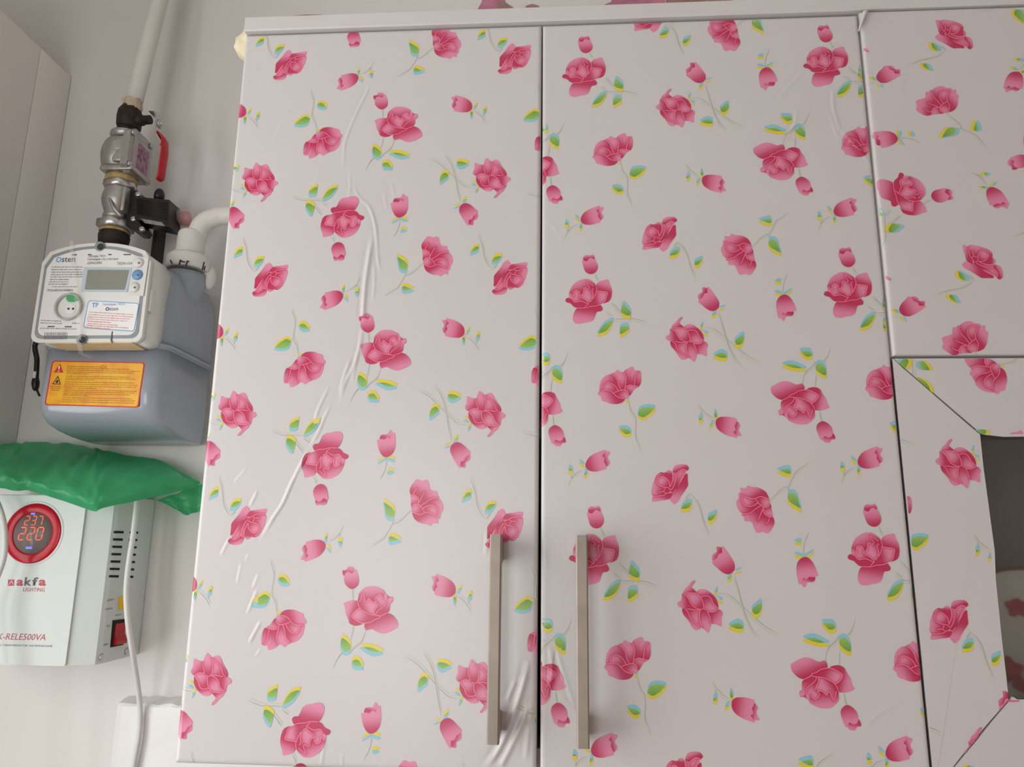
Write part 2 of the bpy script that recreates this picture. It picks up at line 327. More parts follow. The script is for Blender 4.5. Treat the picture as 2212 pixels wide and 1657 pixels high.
# ------------------------------------------------------------------ the floral print: traced motifs, one square repeat
#  every motif: crop origin (u0,v0), crop scale, then petals / lines / leaves / stems in crop pixels
def PC(r, g, b):
    w = s2l(200.0); return tuple(min(0.9, 0.59*s2l(c)/w) for c in (r, g, b))
K_D, K_L, K_LINE = PC(180, 24, 74), PC(218, 134, 164), PC(238, 124, 150)
K_Y, K_B, K_G, K_G2 = PC(216, 196, 62), PC(136, 190, 205), PC(100, 154, 70), PC(150, 184, 90)
K_ST1, K_ST2 = PC(198, 195, 168), PC(156, 174, 174)
MOT = {
'R1': (440, 1020, 8.285, 'rose_print', dict(
 p=[([(775,605),(820,660),(828,700),(800,760),(720,830),(640,950),(560,1070),(500,1130),(478,1118),(490,1010),(500,920),(560,840),(640,740),(690,660),(740,620)],(600,940),(700,660)),
  ([(828,700),(960,675),(1120,655),(1110,730),(1070,745),(930,760),(830,790),(790,800),(770,790)],(900,770),(980,640)),
  ([(830,790),(930,760),(1070,745),(1110,770),(1120,820),(1095,900),(1080,960),(1040,1040),(1010,1100),(930,1165),(850,1160),(800,1200),(750,1190),(735,1140),(740,1040),(790,900),(800,840)],(890,860),(1090,900)),
  ([(740,1090),(800,1150),(900,1140),(930,1165),(850,1160),(800,1200),(750,1190)],(800,1130),(790,1195)),
  ([(830,890),(900,900),(980,945),(1005,990),(990,1050),(950,1085),(880,1090),(815,1030),(800,980)],(825,920),(930,1020)),
  ([(790,800),(800,840),(760,870),(710,960),(680,1060),(670,1120),(580,1200),(520,1205),(495,1180),(560,1070),(640,950),(720,830)],(700,930),(560,1150)),
  ([(790,850),(740,920),(700,1000),(670,1100),(680,1130),(720,1155),(735,1040),(760,970),(800,900)],(780,880),(700,1110)),
  ([(495,1180),(520,1205),(580,1200),(660,1140),(720,1155),(700,1230),(660,1280),(580,1300),(480,1290),(440,1230),(460,1200)],(560,1200),(590,1300))],
 l=[[(720,830),(640,950),(560,1070),(500,1175),(500,1195),(550,1208),(610,1180),(665,1135)],[(760,800),(690,880),(600,1030),(520,1175)],[(770,795),(800,830),(740,910),(690,1010),(668,1110),(690,1150),(722,1152)],[(722,1152),(735,1040),(770,960),(805,890)],[(790,840),(825,890),(905,905),(980,945),(1005,990),(990,1050),(960,1110),(920,1145)],[(805,890),(800,980),(815,1030),(880,1090),(950,1085)],[(800,820),(870,790),(930,760),(1070,745),(1105,760)],[(870,790),(910,825),(880,885)],[(910,825),(1000,820)]],
 f=[([(90,500),(110,430),(150,370),(200,325),(255,325),(250,410),(220,450),(150,480)],(10,-62)),([(470,650),(490,600),(540,540),(600,525),(670,530),(640,600),(580,670),(520,695),(480,685)],(10,-60))],
 s=[[(270,100),(310,230),(335,360),(345,500),(370,610),(430,720),(490,785)],[(490,785),(540,735),(570,690)]])),
'R2': (795, 1020, 8.285, 'rose_print', dict(
 p=[([(765,405),(745,340),(760,270),(820,180),(870,130),(920,135),(945,155),(1000,145),(1050,140),(1080,180),(1100,260),(1110,310),(1060,340),(1010,350),(960,440),(915,550),(900,560),(905,490),(870,430),(820,410)],(860,400),(950,190)),
  ([(1110,310),(1140,330),(1200,335),(1240,350),(1240,400),(1270,440),(1270,465),(1190,465),(1110,490),(1040,540),(950,600),(910,555),(960,440),(1010,350),(1060,330)],(1000,500),(1200,350)),
  ([(1270,480),(1310,520),(1340,600),(1340,680),(1300,740),(1290,820),(1250,850),(1220,790),(1245,720),(1240,650),(1190,605),(1120,590),(1040,620),(985,650),(950,600),(1040,540),(1110,490),(1190,470)],(1080,580),(1320,640)),
  ([(790,715),(850,740),(930,760),(1010,730),(1080,735),(1150,760),(1220,800),(1240,850),(1255,920),(1200,910),(1150,920),(1120,960),(1060,935),(960,920),(880,880),(820,820)],(950,770),(1050,930)),
  ([(985,650),(1040,615),(1120,590),(1190,605),(1235,650),(1245,720),(1230,780),(1200,790),(1120,740),(1010,725)],(1000,670),(1190,710)),
  ([(765,405),(820,410),(880,440),(905,490),(900,560),(880,575),(830,580),(785,620),(770,620),(770,520)],(830,590),(800,450)),
  ([(785,640),(800,600),(850,570),(900,580),(960,630),(1010,720),(930,760),(850,740),(790,715)],(970,690),(830,630))],
 l=[[(820,410),(830,350),(880,285)],[(770,405),(820,410),(875,440),(905,490),(900,570)],[(910,550),(960,450),(1015,350)],[(945,600),(1040,540),(1110,490),(1190,465),(1265,465)],[(985,650),(1040,615),(1120,590),(1190,605),(1235,650),(1245,720),(1230,785)],[(790,625),(800,600),(850,570),(900,580),(960,630),(1015,725)],[(790,715),(850,740),(930,760),(1010,730),(1080,725),(1150,750),(1225,795)]],
 f=[([(270,540),(320,560),(390,600),(450,660),(480,730),(470,790),(450,860),(410,880),(350,860),(310,800),(295,700)],(10,-65)),([(360,1220),(380,1160),(440,1150),(510,1180),(560,1220),(595,1245),(540,1275),(450,1300),(385,1300)],(10,-65))],
 s=[[(50,1340),(130,1290),(220,1230),(290,1180),(350,1080),(400,1000),(440,930),(520,910),(620,840),(720,740),(780,690)],[(440,930),(450,860)]])),
'R3': (690, 1210, 6.904, 'rose_print', dict(
 p=[([(370,240),(345,200),(350,150),(400,145),(430,100),(480,98),(520,130),(490,200),(450,180),(400,185)],(420,195),(440,100)),
  ([(370,240),(400,185),(450,180),(490,200),(540,135),(570,210),(588,300),(575,370),(530,415),(485,432),(440,415),(395,370),(370,320)],(490,430),(470,190)),
  ([(575,620),(510,600),(420,615),(360,650),(380,700),(390,790),(430,880),(450,940),(510,975),(580,975),(640,950),(600,930),(520,880),(480,840),(530,760),(600,720)],(530,790),(400,740)),
  ([(685,940),(760,930),(830,880),(910,850),(960,800),(1020,790),(1090,820),(1150,890),(1168,950),(1160,1000),(1100,1040),(1040,1070),(960,1095),(880,1080),(820,1045),(770,1030),(720,1045),(690,1040),(670,990)],(900,850),(970,1080)),
  ([(585,510),(620,460),(690,405),(770,390),(860,400),(920,430),(970,460),(985,500),(1050,550),(1080,545),(1100,580),(1090,620),(1055,650),(1050,710),(1030,770),(960,810),(910,840),(840,830),(740,810),(640,750),(590,690),(572,620),(580,560)],(790,620),(790,400)),
  ([(600,620),(630,540),(665,500),(680,570),(705,620),(735,570),(790,620),(870,635),(860,690),(820,750),(815,810),(740,790),(660,760),(610,690)],(630,720),(760,650)),
  ([(1050,560),(1090,560),(1098,600),(1055,650),(1050,710),(1030,770),(940,815),(850,820),(890,745),(990,660),(1005,600)],(970,780),(1030,570)),
  ([(840,570),(870,525),(910,515),(940,540),(955,570),(980,500),(1010,540),(1005,620),(980,670),(900,730),(840,815),(815,810),(830,740),(870,680),(870,635)],(860,760),(940,570)),
  ([(600,720),(640,750),(740,810),(840,825),(910,840),(890,870),(810,890),(760,925),(690,940),(640,940),(560,900),(490,840),(540,755)],(740,880),(590,770))],
 l=[[(572,620),(590,690),(640,750),(740,805),(830,820),(910,835)],[(870,635),(830,590),(845,550),(880,520),(910,515),(940,545),(950,575)],[(600,625),(630,540),(660,500),(680,580),(705,620),(735,570),(790,620),(870,635),(860,690),(825,750),(815,810)],[(1000,610),(985,670),(900,735),(860,770),(840,815)],[(600,720),(540,755),(485,840),(560,905),(640,940),(760,925),(830,885),(890,865),(920,830),(1010,790)]],
 f=[([(342,1160),(452,1250),(462,1340),(440,1400),(380,1425),(320,1350),(310,1260)],(8,-58)),([(595,1308),(690,1298),(780,1308),(870,1343),(950,1393),(890,1423),(790,1433),(700,1388)],(10,-58)),([(477,1523),(522,1488),(572,1488),(612,1528),(657,1628),(592,1640),(512,1633),(482,1578)],(8,-58))],
 s=[[(490,432),(498,520),(500,600)],[(510,975),(490,1080),(470,1190)],[(685,1045),(660,1150),(610,1240),(500,1330),(450,1390),(340,1400),(260,1490),(200,1620)]])),
'R4': (585, 895, 8.285, 'rose_print', dict(
 p=[([(795,655),(755,600),(755,560),(790,530),(855,520),(890,460),(930,380),(1000,340),(1080,330),(1150,310),(1240,315),(1280,360),(1285,430),(1250,530),(1190,600),(1060,600),(960,625),(870,630)],(1020,590),(1080,350)),
  ([(800,655),(870,630),(960,625),(1060,600),(1190,605),(1250,630),(1300,690),(1370,720),(1390,755),(1360,800),(1320,810),(1310,900),(1270,990),(1220,1060),(1150,1110),(1060,1150),(960,1155),(890,1110),(830,1040),(815,960),(840,860),(900,760),(960,700)],(1080,880),(1150,1120)),
  ([(740,685),(680,690),(620,720),(580,790),(560,880),(560,960),(590,1060),(605,1130),(680,1120),(760,1095),(815,1030),(815,915),(770,910),(640,880),(670,770)],(700,900),(620,1080)),
  ([(740,685),(870,640),(960,625),(1060,605),(1000,665),(900,760),(850,850),(820,915),(740,910),(640,880),(670,780)],(880,760),(720,790)),
  ([(985,700),(900,770),(850,850),(815,960),(830,1040),(865,1010),(985,1105),(945,1020),(960,960),(1030,990),(1050,900),(1120,835),(1050,770)],(860,920),(1000,840)),
  ([(1000,670),(1060,710),(1130,730),(1220,715),(1275,770),(1320,810),(1300,895),(1230,830),(1230,900),(1180,940),(1130,920),(1115,880),(1130,830),(1070,770),(990,700)],(1040,730),(1230,820)),
  ([(800,1530),(880,1565),(945,1500),(1005,1535),(990,1600),(940,1630),(880,1615),(815,1630)],(900,1550),(900,1630)),
  ([(815,1280),(870,1250),(930,1255),(985,1300),(1010,1380),(1025,1530),(945,1500),(880,1565),(800,1530),(760,1420),(770,1340)],(890,1270),(890,1530))],
 l=[[(740,685),(690,720),(660,800),(635,880),(730,905),(815,915)],[(790,655),(870,630),(960,625),(1060,600),(1190,605)],[(1060,615),(1000,665),(990,700),(1060,770),(1125,820),(1120,890),(1150,935),(1200,935),(1235,890),(1230,830),(1290,890)],[(970,710),(900,770),(850,850),(820,930),(815,980),(830,1040)],[(1000,670),(1060,710),(1130,730),(1220,715),(1270,775)],[(1120,835),(1060,890),(1035,990),(965,960),(945,1010),(985,1100),(865,1010)],[(920,750),(890,850),(900,930),(870,970)]],
 f=[([(492,98),(492,198),(472,278),(412,308),(347,298),(327,228),(362,168)],(8,-58)),([(880,130),(840,220),(740,340),(590,410),(620,300),(690,200),(780,140)],(12,-58)),([(290,440),(350,440),(400,470),(440,510),(430,580),(380,710),(310,640),(265,560),(270,500)],(10,-65))],
 s=[[(760,1120),(800,1190),(820,1260)],[(590,430),(690,510)],[(20,300),(140,350),(260,380),(330,350)],[(440,510),(580,690)],[(330,370),(590,385)]])),
'R5': (530, 1210, 8.285, 'rose_print', dict(
 p=[([(730,1145),(810,1105),(870,1150),(980,1165),(1055,1155),(1050,1240),(1020,1340),(960,1420),(890,1465),(820,1470),(750,1420),(710,1330),(700,1230)],(760,1280),(980,1420)),
  ([(730,1145),(810,1105),(870,1150),(980,1170),(985,1230),(950,1290),(890,1310),(830,1290),(770,1230)],(750,1160),(930,1250)),
  ([(625,970),(680,910),(770,885),(870,890),(950,925),(1030,960),(1050,1040),(1095,1095),(1060,1150),(980,1165),(890,1150),(830,1100),(780,1040),(720,1000),(640,985)],(780,1030),(990,950)),
  ([(600,1160),(670,1155),(730,1143),(712,1240),(720,1340),(760,1430),(820,1480),(740,1520),(700,1560),(650,1520),(590,1505),(560,1420),(570,1280)],(620,1180),(660,1420)),
  ([(410,1225),(500,1245),(570,1220),(570,1300),(555,1400),(585,1515),(520,1575),(430,1610),(400,1580),(390,1530),(310,1525),(285,1470),(300,1320),(330,1240),(360,1210)],(500,1270),(380,1560)),
  ([(430,1230),(400,1380),(380,1440),(320,1520),(400,1530),(450,1480),(460,1420),(445,1300)],(430,1260),(420,1500)),
  ([(540,1035),(550,1100),(605,1155),(580,1220),(500,1245),(370,1210),(440,1160),(490,1090)],(550,1080),(470,1220)),
  ([(545,1030),(590,990),(660,985),(740,1010),(800,1080),(800,1105),(730,1145),(620,1160),(560,1110)],(730,1110),(590,1010))],
 l=[[(550,1080),(570,1130),(620,1155),(680,1148),(760,1125),(805,1105)],[(640,985),(720,1005),(780,1050),(830,1115),(880,1150),(960,1165),(1040,1155)],[(605,1160),(580,1270),(558,1370),(565,1450),(585,1515)],[(670,1155),(700,1240),(720,1350),(760,1430),(820,1480)],[(725,1145),(770,1240),(830,1295),(890,1312),(945,1290),(980,1230),(985,1170)],[(430,1230),(400,1380),(380,1440),(310,1520)],[(370,1210),(430,1225),(510,1245),(570,1215)]],
 f=[([(435,668),(425,718),(385,818),(295,858),(195,858),(105,818),(195,708),(275,648),(355,613)],(5,-58)),([(575,360),(610,320),(670,305),(720,335),(760,390),(790,440),(760,465),(680,475),(610,440)],(10,-60)),([(560,985),(600,970),(640,985),(610,1005),(560,1025)],(2,-55))],
 s=[[(450,20),(480,130),(510,220),(510,330),(490,440),(475,560),(480,640),(540,760),(555,880),(575,950)]])),
'R6': (895, 825, 7.890, 'rose_print', dict(
 p=[([(905,245),(980,275),(1055,290),(1055,360),(1100,470),(1020,455),(940,490),(900,490),(865,450),(870,410),(890,370),(895,300)],(1050,420),(920,310)),
  ([(1210,225),(1260,195),(1310,195),(1350,240),(1390,320),(1450,400),(1475,450),(1475,510),(1400,480),(1370,390),(1310,320),(1240,260)],(1440,480),(1290,210)),
  ([(1205,235),(1310,315),(1370,390),(1390,450),(1440,500),(1340,495),(1200,490),(1215,430),(1222,330)],(1380,490),(1260,350)),
  ([(1110,155),(1160,195),(1205,235),(1220,330),(1210,430),(1190,490),(1145,505),(1100,470),(1060,370),(1055,290),(1080,210)],(1150,480),(1140,260)),
  ([(1200,490),(1340,495),(1475,515),(1530,540),(1548,580),(1530,610),(1480,640),(1460,740),(1390,680),(1340,590),(1290,530)],(1380,580),(1520,580)),
  ([(925,510),(950,540),(990,590),(1040,680),(1090,700),(1180,690),(1240,730),(1235,760),(1180,800),(1110,800),(1040,760),(960,680),(925,600)],(1080,690),(1110,800)),
  ([(925,510),(980,460),(1060,460),(1145,510),(1155,600),(1170,680),(1090,700),(1030,670),(990,590)],(1110,670),(1010,510)),
  ([(1150,510),(1200,500),(1280,525),(1340,600),(1380,680),(1450,740),(1400,740),(1240,725),(1180,680),(1150,600)],(1180,540),(1290,660)),
  ([(1235,735),(1400,745),(1440,750),(1420,800),(1360,850),(1310,910),(1260,940),(1245,920),(1300,850),(1300,820),(1245,765)],(1290,760),(1380,830))],
 l=[[(1055,290),(1060,370),(1100,470),(1145,508),(1150,600),(1180,680),(1240,735),(1300,745),(1400,745)],[(940,490),(1000,458),(1060,460),(1110,480)],[(1145,508),(1195,490),(1220,400),(1215,300),(1190,235)],[(1215,240),(1310,315),(1375,395),(1390,455),(1430,500)],[(1200,490),(1280,490),(1400,505)],[(1200,495),(1280,525),(1340,590),(1370,670),(1450,740)],[(935,515),(990,580),(1030,670),(1090,700),(1180,685)],[(1240,735),(1235,765)]],
 f=[([(265,655),(255,560),(290,470),(350,425),(400,440),(415,500),(410,550),(340,610)],(10,-60)),([(560,280),(580,220),(640,210),(720,230),(790,280),(740,320),(660,360),(600,345)],(10,-58)),([(840,650),(880,640),(925,680),(930,695),(880,685)],(10,-58)),([(930,760),(965,765),(940,810),(910,845),(915,800)],(12,-58))],
 s=[[(60,145),(150,185),(250,250),(330,320),(400,390),(520,510),(620,610),(700,680),(780,725),(900,740)],[(350,95),(430,190),(490,320),(530,450),(560,620),(590,800),(630,1000)]])),
'B4': (895, 825, 7.890, 'rosebud_print', dict(
 p=[([(940,1230),(955,1310),(920,1350),(870,1380),(870,1460),(785,1440),(790,1360),(840,1345),(880,1275)],(840,1320),(940,1370)),
  ([(650,1060),(700,1030),(760,1030),(830,1070),(890,1130),(960,1205),(910,1260),(880,1275),(840,1345),(790,1360),(785,1440),(770,1470),(700,1370),(640,1260),(610,1180),(620,1100)],(690,1070),(800,1320))],
 l=[], f=[([(500,1130),(560,1090),(620,1085),(580,1120)],(18,-58)),([(660,1045),(685,985),(745,945),(735,1000),(700,1040)],(4,-55))], s=[])),
'B2': (640, 1120, 13.808, 'rosebud_print', dict(
 p=[([(270,785),(330,920),(305,1040),(365,1110),(260,1235),(135,1220),(150,1160),(210,1070),(210,1010),(170,920),(190,850)],(320,960),(180,1000)),
  ([(290,705),(420,670),(560,635),(700,640),(800,680),(870,770),(865,860),(820,970),(720,1090),(580,1175),(420,1240),(270,1285),(250,1240),(360,1110),(310,1040),(330,930),(290,820)],(830,830),(400,960))],
 l=[], f=[([(880,860),(960,880),(1010,950),(1035,1035),(960,980)],(16,-104)),([(825,690),(850,590),(910,520),(920,590),(890,730)],(8,-95)),([(1240,690),(1300,680),(1365,680),(1360,760),(1315,870),(1250,770)],(10,-110))],
 s=[[(960,680),(1150,600),(1280,470),(1400,260)],[(1295,550),(1310,440)]])),
'B3': (920, 1220, 13.808, 'rosebud_print', dict(
 p=[([(165,360),(290,340),(340,390),(385,480),(320,520),(340,650),(290,720),(260,800),(215,760),(180,660),(230,560),(220,470)],(330,600),(190,560)),
  ([(300,280),(430,320),(560,365),(680,430),(790,520),(860,620),(885,740),(870,850),(820,910),(730,960),(580,965),(430,945),(290,900),(250,850),(290,730),(340,660),(315,560),(390,480),(340,380)],(830,760),(400,650))],
 l=[], f=[([(920,870),(940,790),(1000,720),(1060,690),(1030,790),(970,860)],(18,-100)),([(820,1000),(850,950),(900,1000),(890,1130),(865,1240),(812,1120)],(10,-90)),([(1240,1020),(1270,930),(1340,870),(1370,960),(1340,1060),(1260,1070)],(10,-108))],
 s=[[(940,930),(1100,1060),(1240,1220),(1340,1400)],[(1285,1060),(1280,1180)]])),
'B5': (740, 1510, 11.836, 'rosebud_print', dict(
 p=[([(545,350),(590,230),(740,210),(770,200),(840,80),(910,190),(840,330),(770,290),(690,355),(600,345)],(740,330),(790,190)),
  ([(480,370),(560,370),(600,345),(690,360),(770,290),(830,340),(850,320),(955,160),(985,420),(980,560),(940,720),(860,830),(790,875),(720,890),(650,865),(580,780),(520,640),(490,500)],(740,850),(720,430))],
 l=[], f=[([(490,1090),(540,1010),(640,950),(730,900),(700,980),(600,1040)],(10,-92)),([(740,910),(830,920),(930,970),(975,1015),(900,1040),(800,1000)],(10,-92)),([(755,1350),(780,1310),(860,1305),(940,1345),(880,1390),(820,1415),(760,1395)],(10,-95))],
 s=[[(735,900),(735,1040),(700,1230),(640,1390),(550,1550)]])),
}
def clip_convex(subj, clipp):
    def area(p): return sum(p[i][0]*p[(i+1) % len(p)][1]-p[(i+1) % len(p)][0]*p[i][1] for i in range(len(p)))
    if area(clipp) < 0: clipp = clipp[::-1]
    out = list(subj)
    for i in range(len(clipp)):
        a = clipp[i]; b = clipp[(i+1) % len(clipp)]; inp = out; out = []
        if not inp: break
        side = lambda p: (b[0]-a[0])*(p[1]-a[1])-(b[1]-a[1])*(p[0]-a[0])
        for k in range(len(inp)):
            p = inp[k-1]; q = inp[k]; sp, sq = side(p), side(q)
            if (sp >= 0) != (sq >= 0):
                t = sp/(sp-sq); out.append((p[0]+(q[0]-p[0])*t, p[1]+(q[1]-p[1])*t))
            if sq >= 0: out.append(q)
    return out
def mixc(a, b, t): return tuple(a[i]*(1-t)+b[i]*t for i in range(3))
def tess(poly, step):
    poly = [p for i, p in enumerate(poly) if math.hypot(p[0]-poly[i-1][0], p[1]-poly[i-1][1]) > 1e-6]
    if len(poly) < 3: return [], []
    xs = [p[0] for p in poly]; zs = [p[1] for p in poly]
    vv = [Vector(p) for p in poly]; n = len(vv)
    extra = []
    x = min(xs)+step*0.5; row = 0
    P = np.array(poly)
    while x < max(xs):
        z = min(zs)+step*(0.5 if row % 2 else 0.25)
        while z < max(zs):
            inside = False; j = n-1; dmin = 1e9
            for i in range(n):
                xi, zi = poly[i]; xj, zj = poly[j]
                if (zi > z) != (zj > z) and x < (xj-xi)*(z-zi)/(zj-zi)+xi: inside = not inside
                j = i
            if inside and np.min(np.hypot(P[:, 0]-x, P[:, 1]-z)) > step*0.45: extra.append(Vector((x, z)))
            z += step
        x += step; row += 1
    r = delaunay_2d_cdt(vv+extra, [(i, (i+1) % n) for i in range(n)], [list(range(n))], 1, 1e-7)
    return [tuple(v) for v in r[0]], [tuple(f) for f in r[2]]
def ribbon(pts, w, taper=False):
    P = [np.array(p) for p in pts]; L = []; R = []
    for i in range(len(P)):
        t = P[min(i+1, len(P)-1)]-P[max(i-1, 0)]; t = t/(np.linalg.norm(t)+1e-12); nn = np.array([-t[1], t[0]])
        ww = w*(0.35+0.65*min(1, 4*min(i, len(P)-1-i)/len(P))) if taper else w
        L.append(tuple(P[i]+nn*ww/2)); R.append(tuple(P[i]-nn*ww/2))
    k = len(P); return L+R, [(i, i+1, k+i+1, k+i) for i in range(k-1)]
def make_motif(key):
    u0, v0, sc, nm, d = MOT[key]
    def cv(p):
        q = at(u0+p[0]/sc, v0+p[1]/sc, 0.0); return (q[0], q[2]-1.6)
    V = []; Fc = []; Co = []; La = []; layer = 0
    def put(vv, ff, colf):
        nonlocal layer
        o = len(V); V.extend(vv); Co.extend(colf(p) for p in vv); La.extend([layer]*len(vv))
        Fc.extend(tuple(i+o for i in f) for f in ff)
    # stems: pale yellow and grey-blue impressions a little out of register
    for st in d['s']:
        wp = catmull([cv(p) for p in st], 5, False)
        put(*ribbon([(p[0]+0.0006, p[1]+0.0022) for p in wp], 0.0008, True), lambda p: K_ST1)
        layer += 1; put(*ribbon(wp, 0.0006, True), lambda p: K_ST2); layer += 1
    for (cy, D) in d['f']:
        cyw = catmull([cv(p) for p in cy], 3, True); yew = catmull([cv((p[0]+D[0], p[1]+D[1])) for p in cy], 3, True)
        c0 = np.mean(np.array(yew), 0); 
        put(*tess(yew, 0.004), lambda p: K_Y); layer += 1
        put(*tess(cyw, 0.004), lambda p: K_B); layer += 1
        ov = clip_convex(yew, cyw)
        if len(ov) > 3:
            zs = [p[1] for p in ov]; zl, zh = min(zs), max(zs)
            put(*tess(ov, 0.003), lambda p: mixc(K_G2, K_G, (p[1]-zl)/max(1e-6, zh-zl))); layer += 1
    # petals: back to front, each shaded from crimson to pink and darkened along the drawn lines, as printed
    LN = [np.array(catmull([cv(p) for p in ln], 4, False)) for ln in d['l']]
    segs = [(q[i], q[i+1]) for q in LN for i in range(len(q)-1)]
    SA = np.array([a for a, b in segs]); SB = np.array([b for a, b in segs])
    def dline(p):
        if not len(segs): return 9.0
        p = np.array(p); e = SB-SA; t = np.clip(((p-SA)*e).sum(1)/((e*e).sum(1)+1e-15), 0, 1)
        return float(np.min(np.hypot(*(p-SA-e*t[:, None]).T)))
    for (pl, dk, lt) in d['p']:
        w = catmull([cv(p) for p in pl], 3, True); a = np.array(cv(dk)); b = np.array(cv(lt)); ab = b-a
        layer += 1
        def cf(p, a=a, ab=ab):
            t = float(np.dot(np.array(p)-a, ab)/np.dot(ab, ab)); t = max(0.0, min(1.0, t)); k = 0.10+0.86*t*t*(3-2*t)
            return mixc(K_D, K_L, max(0.04, k*(1-0.72*math.exp(-(dline(p)/0.0013)**2))))
        put(*tess(w, 0.0013), cf)
    layer += 1
    for q in LN:
        put(*ribbon([tuple(p) for p in q], 0.00062), lambda p: K_LINE)
    return np.array(V), Fc, np.array(Co), np.array(La), nm
MOTM = {k: make_motif(k) for k in MOT}

# lattice of the print (metres, X and height above 1.6) on the two big doors
ML = np.array([[0.23719141, -0.00198013], [-0.00052463, -0.23866624]])
MR = np.array([[0.24128327, 0.00244682], [0.00388309, -0.24000601]])
CR = np.array([0.1908, 0.7214])
MLi = np.linalg.inv(ML)
def tf_left(k): return lambda V: V+ML@np.array(k)
def tf_right(k): return lambda V: (MR@((CR+np.array(k))[:, None]-MLi@V.T)).T
def tf_rot(t, c, s, zc, k):
    R = np.array([[math.cos(t), -math.sin(t)], [math.sin(t), math.cos(t)]])
    def f(V):
        P = (R@((V+ML@(np.array(c)+np.array(k))).T)).T
        P[:, 1] = zc+(P[:, 1]-zc)*s; return P
    return f

def surf_y(x, z, surf):
    """front surface of a film-wrapped panel: rounded edges plus the film's wrinkles (towards the viewer = -Y)"""
    x0, x1, z0, z1, r, wr = surf
    d = np.minimum(np.minimum(x-x0, x1-x), np.minimum(z-z0, z1-z)); d = np.clip(d, 0, r)
    y = r-np.sqrt(np.maximum(0, r*r-(r-d)**2))
    for (pts, a, w) in wr:
        best = np.full(x.shape, 9.0); tt = np.zeros(x.shape); L = 0; n = len(pts)
        bx0 = pts[:, 0].min()-3*w; bx1 = pts[:, 0].max()+3*w; bz0 = pts[:, 1].min()-3*w; bz1 = pts[:, 1].max()+3*w
        sel = (x > bx0) & (x < bx1) & (z > bz0) & (z < bz1)
        if not sel.any(): continue
        xs, zs = x[sel], z[sel]; bb = np.full(xs.shape, 9.0); sd = np.zeros(xs.shape); tp = np.zeros(xs.shape)
        for i in range(n-1):
            p, q = pts[i], pts[i+1]; e = q-p; l2 = e@e
            t = np.clip(((xs-p[0])*e[0]+(zs-p[1])*e[1])/l2, 0, 1)
            dx = xs-(p[0]+t*e[0]); dz = zs-(p[1]+t*e[1]); dd = np.hypot(dx, dz); c = dd < bb
            bb[c] = dd[c]; sd[c] = np.sign(dx*e[1]-dz*e[0])[c]; tp[c] = ((i+t)/(n-1))[c]
        env = np.clip(np.minimum(tp, 1-tp)*5+0.05, 0, 1)
        prof = np.exp(-(bb/w)**2*1.4)-0.25*np.exp(-((bb-2.0*w)/w)**2)*(sd > 0)
        yy = y[sel]; yy -= a*env*prof; y[sel] = yy
    return y
def wr(lst, z_shift=-1.6):
    out = []
    for (pp, a, w) in lst:
        P = np.array([(at(u, v, 0)[0], at(u, v, 0)[2]-1.6) for (u, v) in pp]); P = np.array(catmull([tuple(p) for p in P], 3, False))
        out.append((P, a*0.00085, max(1.15, w*0.9)*0.001))
    return out
def axis_pts(a, b, r, step):
    e = [0, r*0.12, r*0.3, r*0.6, r]
    mid = np.arange(a+r+step, b-r-step*0.5, step)
    return np.array([a+t for t in e]+list(mid)+[b-t for t in e[::-1]])
def film_panel(name, surf, step, thick, parent, material=None, Y=0.0, skew=0.0):
    x0, x1, z0, z1, r, w_ = surf
    xs = axis_pts(x0, x1, r, step); zs = axis_pts(z0, z1, r, step)
    X, Z = np.meshgrid(xs, zs); y = surf_y(X, Z, surf)+Y
    X = X-skew*((X-x0)/(x1-x0))**3*(z1-Z)/(z1-z0)
    nx, nz = len(xs), len(zs)
    V = np.stack([X, y, Z+1.6], -1).reshape(-1, 3)
    idx = np.arange(nx*nz).reshape(nz, nx)
    Fq = np.stack([idx[:-1, :-1], idx[:-1, 1:], idx[1:, 1:], idx[1:, :-1]], -1).reshape(-1, 4)
    ring = list(idx[0, :])+list(idx[1:, -1])+list(idx[-1, -2::-1])+list(idx[-2:0:-1, 0])
    o = len(V); back = V[ring].copy(); back[:, 1] = Y+thick
    V = np.vstack([V, back]); n = len(ring)
    sides = [(ring[i], o+i, o+(i+1) % n, ring[(i+1) % n]) for i in range(n)]
    me = bpy.data.meshes.new(name)
    faces = Fq.tolist()+sides+[tuple(o+i for i in range(n))]
    loc = np.array(root_loc(parent)) if parent else np.zeros(3)
    me.from_pydata((V-loc).tolist(), [], faces)
    me.polygons.foreach_set('use_smooth', [True]*(len(Fq)+len(sides))+[False]); me.update()
    o_ = bpy.data.objects.new(name, me); C.objects.link(o_); o_.parent = parent; me.materials.append(material or M_film)
    return o_
NPRINT = 0
